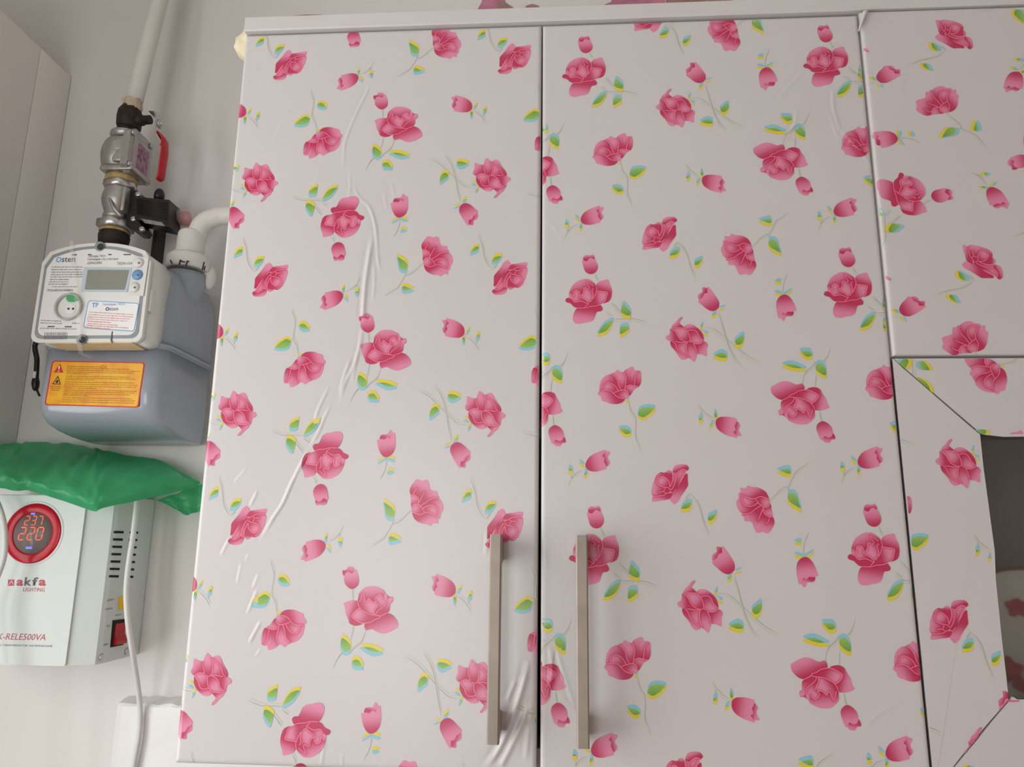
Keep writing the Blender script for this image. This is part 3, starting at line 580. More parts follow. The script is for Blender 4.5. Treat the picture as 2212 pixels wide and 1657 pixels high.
def place_prints(door, surf, tfs, region=None, Y=0.0, extra_clip=None, off=0.00010):
    """lay the motifs of the repeat onto a panel, cut at its edges"""
    global NPRINT
    x0, x1, z0, z1, r, w_ = surf
    if region: x0, x1, z0, z1 = region
    e = 0.0003
    loc = root_loc(door)
    for key, (V, Fc, Co, La, nm) in MOTM.items():
        for tf in tfs:
            P = tf(V)
            if P[:, 0].max() < x0+0.001 or P[:, 0].min() > x1-0.001 or P[:, 1].max() < z0+0.001 or P[:, 1].min() > z1-0.001: continue
            me = bpy.data.meshes.new(nm)
            me.from_pydata(np.stack([P[:, 0], np.zeros(len(P)), P[:, 1]], -1).tolist(), [], Fc)
            bm = bmesh.new(); bm.from_mesh(me)
            cl = bm.verts.layers.float_color.new('Col'); ll = bm.verts.layers.float.new('lay')
            for i, v in enumerate(bm.verts): v[cl] = (*Co[i], 1.0); v[ll] = float(La[i])
            planes = [((x0+e, 0, 0), (-1, 0, 0)), ((x1-e, 0, 0), (1, 0, 0)), ((0, 0, z0+e), (0, 0, -1)), ((0, 0, z1-e), (0, 0, 1))]+(extra_clip or [])
            for co, no in planes:
                bmesh.ops.bisect_plane(bm, geom=list(bm.verts)+list(bm.edges)+list(bm.faces), plane_co=co, plane_no=no, clear_outer=True, dist=1e-7)
            if len(bm.faces) == 0: bm.free(); bpy.data.meshes.remove(me); continue
            n = len(bm.verts)
            xs = np.array([v.co.x for v in bm.verts]); zs = np.array([v.co.z for v in bm.verts]); ly = np.array([v[ll] for v in bm.verts])
            y = np.min([surf_y(xs+dx, zs+dz, surf) for dx, dz in ((0, 0), (0.0008, 0), (-0.0008, 0), (0, 0.0008), (0, -0.0008))], 0) if w_ else surf_y(xs, zs, surf)
            edge = np.minimum(np.minimum(xs-surf[0], surf[1]-xs), np.minimum(zs-surf[2], surf[3]-zs)) < surf[4]+0.001
            y = np.where(edge, surf_y(xs, zs, surf), y)+Y-off-ly*0.000009
            for i, v in enumerate(bm.verts): v.co = (xs[i]-loc.x, y[i]-loc.y, zs[i]+1.6-loc.z)
            bm.normal_update()
            for f in bm.faces:
                if f.normal.y > 0: f.normal_flip()
                f.smooth = True
            bm.to_mesh(me); bm.free()
            o = bpy.data.objects.new(nm, me); C.objects.link(o); o.parent = door; me.materials.append(M_print)
            NPRINT += 1

# ------------------------------------------------------------------ the two-door wall cabinet
ZT, ZB = 0.5300, -0.1894           # top and bottom of the doors relative to 1.6
XA, XM1, XM2, XB = -0.3361, -0.0192, -0.0183, 0.3009
cab = thing('wall_cabinet', 'wide two-door wall cabinet covered in white rose-print film, beside the gas meter', 'cabinet', (0, 0.16, 1.6+ZB))
T = 0.018
obj('side_panel', MB().box((XA+0.001, T+0.001, 1.6+ZB), (XA+0.017, YW-0.001, 1.6+ZT+0.0005)), M_board, cab)
obj('side_panel', MB().box((XB-0.016, T+0.001, 1.6+ZB), (XB, YW-0.001, 1.6+ZT+0.0005)), M_board, cab)
obj('bottom_panel', MB().box((XA+0.0175, T+0.001, 1.6+ZB), (XB-0.0165, YW-0.001, 1.6+ZB+0.016)), M_inner, cab)
obj('back_panel', MB().box((XA+0.0175, YW-0.005, 1.6+ZB+0.0165), (XB-0.0165, YW-0.001, 1.6+ZT)), M_inner, cab)
obj('shelf', MB().box((XA+0.018, T+0.01, 1.70), (XB-0.017, YW-0.006, 1.716)), M_inner, cab)
WR_L = wr([([(799,180),(790,205),(770,245),(745,310),(743,365)],.7,1.3),([(755,370),(757,400),(753,430)],.45,1.1),([(762,395),(775,425),(795,445),(812,490),(817,550)],.7,1.3),
 ([(790,430),(808,470),(815,540),(820,575)],.5,1.2),([(805,510),(797,560),(790,610),(786,660),(784,700)],1.5,2.4),([(808,570),(809,610),(806,650)],.6,1.3),([(815,545),(818,570),(823,585)],.5,1.1),
 ([(783,705),(778,745),(765,790),(745,830),(735,865)],.9,1.7),([(775,760),(766,800),(760,825)],.5,1.5),([(758,775),(745,810),(733,850)],.8,1.6),
 ([(712,835),(690,880),(680,910)],.8,1.6),([(718,870),(700,905),(688,935),(668,970)],.8,1.5),([(668,970),(650,1005),(630,1045),(610,1090),(590,1120),(560,1175)],1.2,1.8),
 ([(535,1010),(507,1042)],.6,1.4),([(557,1060),(540,1095)],.9,1.5),([(497,1162),(478,1200)],.8,1.5),([(538,1195),(532,1212)],.5,1.2),([(522,1215),(513,1262)],.6,1.3),([(560,1238),(547,1272)],.6,1.7),([(558,1270),(534,1327)],.8,1.4),
 ([(565,1340),(538,1390)],.9,1.5),([(565,1400),(552,1420)],.5,1.4),([(1147,1430),(1135,1480),(1112,1550),(1085,1615),(1055,1657)],1.8,2.6),([(1118,1470),(1100,1515)],.9,2.0),([(1150,1520),(1125,1580),(1095,1640),(1085,1657)],1.5,2.8),
 ([(1148,1570),(1142,1640)],.8,2.2),([(702,1600),(694,1657)],.5,1.4),([(738,1628),(741,1655)],.5,1.0),([(846,395),(852,425)],.4,.9),([(829,415),(834,440),(836,450)],.4,1.0),([(610,265),(588,305)],.25,1.2),([(690,370),(676,400)],.3,1.2),
 ([(640,1040),(655,1010)],.3,1.0),([(530,72),(600,69),(700,67)],.25,1.2),([(860,75),(920,73)],.3,.9),([(1160,760),(1150,830)],.15,1.5),([(1055,1150),(1052,1200)],.5,1.6),([(1155,1520),(1150,1560)],.5,1.6)])
SL = (XA, XM1, ZB, ZT, 0.0035, WR_L); SKEW = 0.0024
dl = film_panel('door', SL, 0.00125, T, cab, skew=SKEW); dl['label'] = 'left door wrapped in creased white rose film'
_k = SKEW/(ZT-ZB); place_prints(dl, SL, [tf_left((i, j)) for i in (-1, 0, 1) for j in (-3, -2, -1, 0, 1, 2)], extra_clip=[((XM1-0.0006, 0, ZT), (1, 0, -_k))])
WR_R = wr([([(1742,152),(1700,190),(1676,222)],.45,1.4),([(1800,190),(1799,225),(1808,262),(1815,285)],.8,1.4),([(1793,240),(1803,278),(1812,298)],.6,1.3),([(1818,282),(1850,318),(1882,357)],.8,1.2),([(1722,232),(1715,272),(1690,312)],.5,1.6),
 ([(1178,470),(1200,495),(1216,522)],.3,1.2),([(1836,60),(1800,97)],.3,1.2),([(1188,1395),(1192,1450),(1186,1490)],.9,1.6),([(1200,1395),(1222,1470),(1243,1530)],.6,1.2),([(1205,1500),(1245,1535)],.5,1.3),([(1868,1572),(1895,1545),(1938,1520)],.35,1.2),([(1955,1330),(1968,1345)],.3,1.0),([(1270,60),(1285,66)],.3,1.0),([(1440,45),(1455,60)],.4,1.2),([(1175,1190),(1182,1225)],.4,1.5)])
SR = (XM2, XB, ZB-0.0035, ZT-0.0005, 0.0030, WR_R)
dr = film_panel('door', SR, 0.0016, T, cab); dr['label'] = 'right door wrapped in white rose film'
place_prints(dr, SR, [tf_right((i, j)) for i in (-1, 0, 1, 2, 3) for j in (-3, -2, -1, 0, 1, 2, 3, 4)])
def handle(door, x, ztop, zbot):
    mb = MB(); w = 0.0051
    n = 14; rings = []
    for i in range(n+1):
        t = i/n; z = zbot+(ztop-zbot)*t; b = 0.0012*math.sin(math.pi*t); yf = -0.0305-b; e = 0.0012
        rings.append([(x-w, yf+e, z), (x-w+e, yf, z), (x+w-e, yf, z), (x+w, yf+e, z), (x+w, yf+0.0085, z), (x-w, yf+0.0085, z)])
    mb.loft(rings, smooth=False)
    for (a, b2) in ((zbot, zbot+0.026), (ztop-0.026, ztop)):
        mb.prism([(-0.0225, a if b2 > (ztop+zbot)/2 else a), (-0.0225, b2), (-0.0002, b2-0.004 if a > (ztop+zbot)/2 - 0.03 and b2 == ztop else b2-0.006), (-0.0002, a+0.004)], 0, x-w+0.0004, x+w-0.0004)
    return obj('handle', mb, M_nickel, door)
handle(dl, -0.0563, 1.6085, 1.4405); handle(dr, 0.0172, 1.6085, 1.4395)

# ------------------------------------------------------------------ the cabinet on the right: door above, glazed door below
cab2 = thing('corner_wall_cabinet', 'narrow wall cabinet at right edge with a rose-film door above a glazed door', 'cabinet', (0.465, 0.16, 1.6+ZB))
X3, X4, ZS = 0.3026, 0.6260, 0.1712
obj('side_panel', MB().box((XB+0.0005, T+0.001, 1.6+ZB), (XB+0.0165, YW-0.001, 1.6+ZT+0.0005)), M_board, cab2)
obj('side_panel', MB().box((X4-0.0165, T+0.001, 1.6+ZB), (X4, YW-0.001, 1.6+ZT+0.0005)), M_board, cab2)
for (za, nm) in ((1.6+ZB, 'bottom_panel'), (1.6+ZS-0.008, 'shelf')):
    obj(nm, MB().box((XB+0.017, T+0.001, za), (X4-0.017, YW-0.006, za+0.016)), M_inner, cab2)
obj('back_panel', MB().box((XB+0.017, YW-0.0055, 1.6+ZB+0.017), (X4-0.017, YW-0.001, 1.6+ZT)), M_inner, cab2)
SU = (X3, X4, ZS+0.0012, ZT+0.0014, 0.0025, wr([([(1953,140),(1946,180),(1950,235)],.25,1.4),([(2035,345),(2034,385)],.2,1.2),([(2038,690),(2034,725)],.3,1.3),([(2133,600),(2128,630)],.25,1.0)]))
du = film_panel('door', SU, 0.003, T, cab2, Y=-0.002)
place_prints(du, SU, [tf_rot(math.pi/2, (0.3375, 0.6885), 1.013, 0.36, (i, j)) for i in range(-3, 5) for j in range(-5, 4)], Y=-0.002)
# curl of loose film at the top-left corner of that door
curl = MB(); cr = []
for i in range(9):
    t = i/8; a = at(1868-14*t, 30+42*t, -0.003); rr = 0.0032*(1-0.75*t)
    cr.append([(a[0]+rr*math.cos(k)*0.9, a[1]-0.001-rr*math.sin(k), a[2]+0.001) for k in np.linspace(-0.4, 3.6, 8)])
curl.loft(cr, closed=False, cap=False); obj('film_curl', curl, M_film, du, recalc=False)
# glazed door
ZGB, ZGT = 1.6+ZB-0.001, 1.6+ZS-0.0012
OX0, OX1, OZ0, OZ1 = 0.3715, 0.5585, 1.4795, 1.7005
gd = obj('glazed_door', MB().box((X3, 0.002, ZGB+0.001), (OX0-0.0012, T, ZGT-0.001)).box((OX1+0.001, 0.002, ZGB+0.001), (X4, T, ZGT-0.001)).box((OX0-0.0012, 0.002, ZGB+0.001), (OX1+0.001, T, OZ0-0.001)).box((OX0-0.0012, 0.002, OZ1+0.001), (OX1+0.001, T, ZGT-0.001)), M_core, cab2)
g = 0.00035
def poly_panel(name, loop, parent, y0_=0.0, y1_=0.0022):
    return obj(name, MB().prism(loop, 1, y0_, y1_), M_film, parent)
def bevel_edge(name, a, b, parent):   # rounded film wrap along the stile's outer edge
    return obj(name, MB().tube([a, b], 0.0018, 10, False), M_film, parent)
jag = [(X3+0.0005, ZGT-0.0005)]
st = [(X3, ZGB), (X3, ZGT)]
for t in (0.12, 0.25, 0.4, 0.55, 0.7, 0.85, 1.0):
    st.append((X3+(OX0-X3)*t+g+random.uniform(-1, 1)*0.00022-g*2, ZGT+(OZ1-ZGT)*t-g+random.uniform(-1, 1)*0.0002))
st += [(OX0-0.0008, OZ1-0.03), (OX0+0.0002, 1.60), (OX0-0.0018, 1.575), (OX0-0.0026, 1.53), (OX0-0.0028, OZ0+0.006), (OX0-0.006, OZ0-0.003)]
for t in (0.25, 0.45, 0.65, 0.85, 1.0):
    st.append((OX0-0.006+(X3-OX0+0.006)*t+random.uniform(-1, 1)*0.0004-g, OZ0-0.003+(ZGB-OZ0+0.003)*t+g+random.uniform(-1, 1)*0.0004))
stile = poly_panel('stile', st, gd); stile['label'] = 'left stile strip of rose film on the glazed door'
poly_panel('stile', [(X4, ZGB), (X4, ZGT), (OX1+g, OZ1), (OX1+g, OZ0)], gd)
rail = poly_panel('top_rail', [(X3+0.0008, ZGT), (X4-0.0006, ZGT), (OX1, OZ1+g), (OX0+0.02, OZ1-0.0022), (OX0+0.004, OZ1-0.0003), (OX0+0.001, OZ1+0.0008)], gd)
rail2 = poly_panel('bottom_rail', [(X3+0.0012, ZGB), (OX0-0.0035, OZ0-0.0022), (OX0+0.0005, OZ0+0.0022), (OX0+0.004, OZ0+0.0002), (OX1, OZ0-g), (X4-0.001, ZGB)], gd)
FLAT = (X3-0.05, X4+0.05, ZB-0.05, ZS+0.05, 0.0001, [])
def mitre(p, q, keep):
    p = np.array(p); q = np.array(q); t = q-p; n_ = np.array([-t[1], t[0]]); n_ = n_/np.linalg.norm(n_)
    if np.dot(np.array(keep)-p, n_) > 0: n_ = -n_
    return ((p[0], 0, p[1]-1.6), (n_[0], 0, n_[1]))
ctr_st = (X3+0.02, 1.6)
place_prints(gd, FLAT, [tf_rot(math.pi, (0.8335, 0.8122), 1.0, 0, (i, j)) for i in range(-6, 6) for j in range(-6, 6)], region=(X3, OX0-0.0030, ZGB-1.6, ZGT-1.6), extra_clip=[mitre((X3, ZGT), (OX0, OZ1), ctr_st), mitre((OX0-0.006, OZ0-0.003), (X3, ZGB), ctr_st)])
place_prints(gd, FLAT, [tf_rot(1.5*math.pi, (0.365, 0.074), 1.0, 0, (i, j)) for i in range(-6, 6) for j in range(-6, 6)], region=(X3, X4, OZ1-1.6, ZGT-1.6), extra_clip=[mitre((X3, ZGT), (OX0, OZ1), (0.46, 1.75)), mitre((X4, ZGT), (OX1, OZ1), (0.46, 1.75))])
place_prints(gd, FLAT, [tf_rot(0.5*math.pi, (0.62, 0.20), 1.0, 0, (i, j)) for i in range(-6, 6) for j in range(-6, 6)], region=(X3, X4, ZGB-1.6, OZ0-1.6), extra_clip=[mitre((OX0-0.004, OZ0-0.001), (X3, ZGB), (0.46, 1.44)), mitre((X4, ZGB), (OX1, OZ0), (0.46, 1.44))])
obj('glass_pane', MB().box((OX0-0.001, 0.010, OZ0-0.0005), (OX1+0.0005, 0.014, OZ1+0.0005)), M_paneg, gd)

# crockery behind the glass
def plate(x, y, zb, r, tilt, label):
    t = thing('dinner_plate', label, 'plate', (x, y, zb))
    ax = Vector((-0.12, -math.cos(tilt), math.sin(tilt))).normalized(); c = Vector((x, y, zb+r*math.cos(tilt)+0.001))
    obj('body', MB().lathe([(0.0005, 0.002), (r*0.55, 0.002), (r*0.66, 0.006), (r*0.98, 0.013), (r, 0.0145), (r*0.985, 0.0155), (r*0.66, 0.009), (r*0.55, 0.0048), (0.0005, 0.0048)], c-ax*0.004, ax, 48, False), M_porc, t)
    obj('gold_rim', MB().lathe([(r*0.93, 0.0142), (r*1.0, 0.0160), (r*1.003, 0.0148)], c-ax*0.004, ax, 48, False), M_gold, t)
    e1 = ax.cross(Vector((0, 0, 1))).normalized(); e2 = e1.cross(ax)
    for (dx, dz, rr) in ((r*0.12, -r*0.55, 0.016), (r*0.34, -r*0.30, 0.012), (-0.3*r, -0.4*r, 0.012), (-0.45*r, 0.25*r, 0.012), (0.1*r, 0.5*r, 0.010)):
        ring = [c+ax*0.0034+e1*(dx+rr*math.cos(a)*(1+0.2*math.sin(5*a)))+e2*(dz+rr*math.sin(a)*(1+0.2*math.sin(5*a))) for a in np.linspace(0, 6.283, 30)[:-1]]
        obj('rose_decoration', MB().add(ring, [tuple(range(29))]), M_rosep, t)
    return t
plate(0.478, 0.150, 1.6+ZB+0.016, 0.078, 0.20, 'white plate with roses and a gold rim leaning behind the cabinet glass')
bt = thing('gilt_bowl', 'small white bowl with a wide gold band behind the cabinet glass', 'bowl', (0.43, 0.262, 1.6+ZB+0.016))
obj('body', MB().lathe([(0.022, 0.0), (0.024, 0.006), (0.040, 0.03), (0.052, 0.07), (0.056, 0.105), (0.054, 0.105), (0.050, 0.07), (0.038, 0.034), (0.0005, 0.012)], (0.43, 0.262, 1.6+ZB+0.016), (0, 0, 1), 36, False), M_porc, bt)
obj('gold_band', MB().lathe([(0.0550, 0.088), (0.0566, 0.106), (0.0532, 0.106)], (0.43, 0.262, 1.6+ZB+0.016), (0, 0, 1), 36, False), M_gold, bt)

# ------------------------------------------------------------------ the board on top of both cabinets
tb = MB()
n = 40; rr_ = []
for i in range(n+1):
    x = XA+(X4-XA)*i/n; zt = 1.6+ZT+0.0185
    rr_.append([(x, -0.003, 1.6+ZT+0.0016+0.0012*min(1, max(0, (x-XB)/0.02+0.5))), (x, -0.0042, 1.6+ZT+0.003+0.0012*min(1, max(0, (x-XB)/0.02+0.5))), (x, -0.0042, zt-0.001), (x, -0.003, zt), (x, YW-0.001, zt), (x, YW-0.001, 1.6+ZT+0.001), (x, 0.019, 1.6+ZT+0.001), (x, 0.0185, 1.6+ZT+0.0016+0.0012*min(1, max(0, (x-XB)/0.02+0.5)))])
tb.loft(rr_, smooth=False)
tag(obj('top_board', tb, M_board, base=(0.14, 0.16, 1.6+ZT)), 'long white edged board running along the top of both film-covered cabinets', 'board')
# old rose wallpaper showing above the board
def wallpatch(name, px, material):
    th = 0.0004 if material is M_wp1 else 0.0008
    obj(name, MB().prism([tuple(at(u, v, YW)[[0, 2]]) for (u, v) in px], 1, YW-th, YW+0.001), material, wall_back)
wallpatch('wallpaper_rose', [(1020, 40), (1040, 6), (1046, -30), (1070, -60), (1085, -30), (1092, 4), (1112, 40)], M_wp1)
wallpatch('wallpaper_leaf', [(1072, 40), (1076, 6), (1086, 2), (1108, 16), (1124, 40)], M_wp2)
wallpatch('wallpaper_leaf', [(1128, 40), (1136, 13), (1150, 9), (1164, 13), (1176, 40)], M_wp2)
wallpatch('wallpaper_rose', [(1262, 30), (1320, 4), (1330, -30), (1400, -70), (1440, -20), (1432, 30)], M_wp1)
wallpatch('wallpaper_leaf', [(1430, 30), (1440, -4), (1500, -12), (1580, -2), (1590, 30)], M_wp2)
wallpatch('wallpaper_leaf', [(630, 60), (631, 35), (660, 32), (696, 32), (700, 60)], M_wp2)

# ------------------------------------------------------------------ the cabinet along the left wall
XF = -0.783
lc = thing('side_wall_cabinet', 'plain white wall cabinet along the left wall, edge-on at the left of the picture', 'cabinet', (-0.94, 0.12, 1.69))
obj('carcass', MB().box((XL+0.001, -0.10, 1.69), (XF-0.020, YW-0.001, 2.3245)), M_lam2, lc)
obj('door', MB().box((XF-0.0195, -0.099, 1.690), (XF, 0.2668, 2.3250), 0.0008), M_lam2, lc)
obj('filler_panel', MB().box((XF-0.0195, 0.2680, 1.690), (XF, YW-0.001, 2.3250), 0.0008), M_lam2, lc)

# ------------------------------------------------------------------ gas train on the wall
IX, IY = -0.6255, 0.262
def zpx(v, u=262): return at(u, v, IY)[2]
# feed pipe
pz0 = zpx(235, 288); ptop = at(345, 0, 0.280)
gp = thing('gas_pipe', 'white painted vertical gas pipe with flaking beige paint above the dark valve', 'pipe', (IX, IY, pz0))
dirp = (Vector(ptop)-Vector((IX+0.002, IY, pz0)))
obj('tube', MB().tube([(IX+0.002, IY, pz0), tuple(Vector((IX+0.002, IY, pz0))+dirp*0.5), tuple(Vector(ptop)), tuple(Vector((IX+0.002, IY, pz0))+dirp*1.62)], 0.0118, 20, False), M_pipe, gp)
fl = MB(); rings = []
for i in range(5):
    z = pz0-0.004+0.016*i/4
    rings.append([(IX+0.002+(0.0126+0.0012*math.sin(k*3+i))*math.cos(a), IY+(0.0126+0.0012*math.cos(k*2.3+i))*math.sin(a), z+0.002*math.sin(k*1.7)) for k, a in enumerate(np.linspace(0, 2*math.pi, 22)[:-1])])
fl.loft(rings, True, False); obj('paint_collar', fl, M_beige, gp)
fk = MB(); a0 = Vector(at(271, 212, IY-0.012)); fk.loft([[tuple(a0+Vector((dx*0.011, 0.003*math.sin(i), -0.007*i+dz*0.002))) for (dx, dz) in ((-0.6+0.08*i, 0), (0.0, 0.6), (0.7, 0))] for i in range(4)], False, False); obj('paint_flake', fk, M_beige, gp, recalc=False)
# dark ball valve with red lever
vz = [zpx(v, 292) for v in (222, 240, 262, 275, 284)]
bv = thing('ball_valve', 'dark brown gas ball valve with a red-sleeved steel lever below the white pipe', 'valve', (IX, IY, vz[4]))
obj('body', MB().lathe([(0.0105, vz[0]-vz[4]+0.004), (0.0118, vz[0]-vz[4]-0.002), (0.0122, vz[1]-vz[4]+0.006), (0.0165, vz[1]-vz[4]-0.002), (0.0175, vz[2]-vz[4]+0.004), (0.0168, vz[3]-vz[4]), (0.0135, vz[3]-vz[4]-0.004)], (IX, IY, vz[4]), (0, 0, 1), 8), M_brownv, bv)
obj('end_hex', MB().lathe([(0.0150, vz[3]-vz[4]-0.004), (0.0178, vz[3]-vz[4]-0.006), (0.0178, 0.000), (0.0160, -0.002)], (IX, IY, vz[4]), (0, 0, 1), 6), M_brownv, bv)
sz = zpx(262, 318)
obj('stem', MB().lathe([(0.008, 0), (0.008, 0.012), (0.0065, 0.0125), (0.0065, 0.024)], (IX+0.010, IY-0.002, sz), (1, -0.08, 0), 16), M_brownv, bv)
LY = IY-0.012
def lp(u, v): return at(u, v, LY)
lever = MB(); lw = 0.0085
path = [(327, 247), (338, 247), (342, 254), (340, 290), (352, 312), (350, 318)]
rings = []
for (u, v) in path:
    p = lp(u, v); rings.append([(p[0], p[1]-lw, p[2]), (p[0]+0.0022, p[1]-lw, p[2]), (p[0]+0.0022, p[1]+lw, p[2]), (p[0], p[1]+lw, p[2])])
lever.loft(rings, smooth=False); obj('lever', lever, M_steel, bv)
grip = MB(); rings = []
for (u, v, w) in ((343, 287, .006), (350, 294, .0088), (356, 304, .0095), (356, 325, .0095), (352, 355, .0092), (347, 384, .009), (343, 389, .006)):
    p = lp(u, v); rings.append([(p[0]+0.0026*math.cos(a), p[1]+w*math.sin(a), p[2]) for a in np.linspace(0, 2*math.pi, 13)[:-1]])
grip.loft(rings); obj('lever_sleeve', grip, M_red, bv)
p = lp(341, 268); obj('lever_nut', MB().lathe([(0.0062, 0), (0.0062, 0.005)], p, (1, 0, 0), 6).lathe([(0.0035, 0), (0.0035, 0.008)], p, (1, 0, 0), 12), M_steel, bv)
# cast aluminium filter
fz1, fz0 = zpx(290, 282), zpx(382, 268)
fb = thing('gas_filter', 'cast aluminium gas filter with a pink sticker on its side cover', 'filter', (IX, IY, fz0))
hh = fz1-fz0
obj('inlet_collar', MB().lathe([(0.0200, hh-0.012), (0.0225, hh-0.006), (0.0225, hh-0.002), (0.019, hh)], (IX, IY, fz0), (0, 0, 1), 24), M_alu, fb)
rings = []
for i in range(13):
    t = i/12; z = fz0+0.006+(hh-0.018)*t; r = 0.019+0.0085*math.sin(math.pi*min(1, max(0, t)))**0.6
    rings.append([(IX-0.004+r*math.cos(a)*(1.0 if math.cos(a) < 0 else 0.95), IY+r*math.sin(a), z) for a in np.linspace(0, 2*math.pi, 29)[:-1]])
obj('body', MB().loft(rings), M_alu, fb)
zc_ = fz0+hh*0.46; xcov = IX+0.019
obj('boss', MB().lathe([(0.0085, 0), (0.0085, 0.003), (0.007, 0.0042)], (IX+0.004, IY-0.0225, zc_+0.006), (0.15, -1, 0), 20).box((IX-0.002, IY-0.026, zc_-0.02), (IX+0.018, IY+0.024, zc_+0.02), 0.003), M_alu, fb)
cov = [(IY-0.029, zc_-0.026), (IY-0.029, zc_+0.026), (IY-0.018, zc_+0.034), (IY+0.022, zc_+0.034), (IY+0.028, zc_+0.026), (IY+0.028, zc_-0.026), (IY+0.020, zc_-0.034), (IY-0.018, zc_-0.034)]
obj('cover_plate', MB().prism(cov, 0, xcov-0.006, xcov+0.004), M_alu, fb)
stf = obj('sticker', MB().box((xcov+0.0042, IY-0.019, zc_-0.024), (xcov+0.0045, IY+0.021, zc_+0.022)), mat('worn sticker paper', rgb(196, 188, 190), 0.5, noise=0.12, nscale=200), fb)
obj('sticker_print', MB().box((xcov+0.0045, IY-0.008, zc_-0.022), (xcov+0.0047, IY+0.020, zc_+0.018)), mat('faded pink sticker', rgb(182, 146, 170), 0.5, noise=0.4, nscale=160, col2=rgb(128, 74, 108)), stf)
for (dy, dz) in ((-0.024, 0.024), (0.022, 0.029), (-0.024, -0.024), (0.022, -0.030)):
    obj('screw', MB().lathe([(0.0042, 0), (0.0042, 0.002), (0.003, 0.0036)], (xcov+0.004, IY+dy, zc_+dz), (1, 0, 0), 12), M_steel, fb)
obj('base_flange', MB().box((IX-0.019, IY-0.024, fz0-0.001), (IX+0.028, IY+0.026, fz0+0.007), 0.002), M_alu, fb)
# seal ring + tag
obj('wire_tag', MB().tube([at(247, 285, IY-0.018), at(262, 283, IY-0.019), at(282, 285, IY-0.018)], 0.0014, 8), M_steel, fb)
# solenoid shut-off valve
sz1, sz0 = zpx(390, 262), zpx(514, 247)
sv = thing('solenoid_valve', 'steel gas shut-off valve with a black coil box and red-tipped clear cap', 'valve', (IX, IY, sz0))
def lat(name, prof, material, n=24, ax=(0, 0, 1), base=None, rot=0):
    return obj(name, MB().lathe(prof, base or (IX, IY, 0), ax, n, rot=rot), material, sv)
Z = zpx
lat('seal_ring', [(0.0195, Z(397, 262)), (0.0215, Z(394, 262)), (0.0215, Z(388, 262)), (0.0195, Z(383, 263))], M_brass)
lat('hex_nut', [(0.0205, Z(413, 260)), (0.0235, Z(410, 260)), (0.0235, Z(399, 261)), (0.0205, Z(396, 261))], M_steel, 6, rot=0.35)
lat('body', [(0.0170, Z(478, 251)), (0.0185, Z(470, 252)), (0.0165, Z(462, 253)), (0.0205, Z(448, 254)), (0.0225, Z(436, 256)), (0.0215, Z(424, 258)), (0.0200, Z(416, 259)), (0.0200, Z(411, 260))], M_alu, 28)
obj('body_rib', MB().tube([at(236, 424, IY-0.018), at(243, 445, IY-0.024), at(262, 468, IY-0.018)], 0.0022, 8), M_alu, sv)
lat('hex_nut', [(0.0205, Z(499, 248)), (0.0245, Z(496, 248)), (0.0245, Z(482, 250)), (0.0205, Z(478, 250))], M_steel, 6, rot=0.2)
lat('seal_ring', [(0.0195, Z(505, 247)), (0.0205, Z(503, 247)), (0.0195, Z(499, 247))], M_brass)
lat('nipple', [(0.019, sz0-0.012), (0.0205, Z(512, 247)), (0.019, Z(506, 247)), (0.017, Z(503, 247))], M_brownv, 22)
cz = Z(463, 290)
obj('mount_flange', MB().box((IX+0.016, IY-0.022, cz-0.004), (IX+0.022, IY+0.022, Z(417, 282)), 0.002), M_alu, sv)
# coil group axis slightly down to the right
def cpx(u, v, Y=IY-0.004): return at(u, v, Y)
cfl = [tuple(cpx(u, v)[[0, 2]]) for (u, v) in ((288, 413), (303, 417), (310, 432), (303, 440), (303, 478), (312, 494), (306, 503), (293, 502), (277, 486), (275, 470))]
obj('coil_flange', MB().prism(cfl, 1, IY-0.010, IY+0.018), M_black, sv)
cb0, cb1 = [tuple(cpx(u, v)[[0, 2]]) for (u, v) in ((300, 432), (300, 480), (374, 497), (374, 439))], None
cbm = MB(); q = cb0
cbm.prism(q, 1, IY-0.0145, IY+0.016); obj('coil_box', cbm, M_black, sv)
for i in range(10):
    t = 0.12+0.62*i/9
    a = Vector((q[0][0]*(1-t)+q[1][0]*t, IY-0.0150, q[0][1]*(1-t)+q[1][1]*t)); b = Vector((q[3][0]*(1-t)+q[2][0]*t, IY-0.0150, q[3][1]*(1-t)+q[2][1]*t)); a = a.lerp(b, 0.06); b = a.lerp(b, 0.94)
    obj('cooling_rib', MB().tube([a, b], 0.0006, 6, False), M_black, sv)
obj('rating_label', MB().prism([tuple(cpx(u, v)[[0, 2]]) for (u, v) in ((313, 479), (358, 487), (366, 496), (322, 489))], 1, IY-0.0149, IY-0.0146), mat('silver label', rgb(150, 150, 146), 0.4, 0.3, noise=0.4, nscale=300), sv)
for (u, v) in ((300, 421), (290, 474), (308, 496)):
    obj('screw', MB().lathe([(0.0042, 0), (0.0042, 0.003), (0.002, 0.004)], at(u, v, IY-0.010), (0, -1, 0), 12), M_steel, sv)
c0 = Vector(at(372, 469, IY+0.019)); c1 = Vector(at(426, 475, IY+0.019)); axc = (c1-c0)
axn = axc.normalized(); Lc = axc.length
obj('clear_cap', MB().lathe([(0.0140, 0), (0.0140, Lc*0.55), (0.0132, Lc*0.8), (0.010, Lc*0.96), (0.005, Lc*1.0)], c0, axn, 24), M_capr, sv)
obj('red_plunger', MB().lathe([(0.0105, Lc*0.42), (0.0105, Lc*0.62)], c0, axn, 18), M_red, sv)
obj('cable_gland', MB().lathe([(0.0065, 0), (0.0075, 0.006), (0.0065, 0.012), (0.004, 0.016)], Vector(at(343, 432, IY+0.010)), (0, 0, 1), 12), M_black, sv)
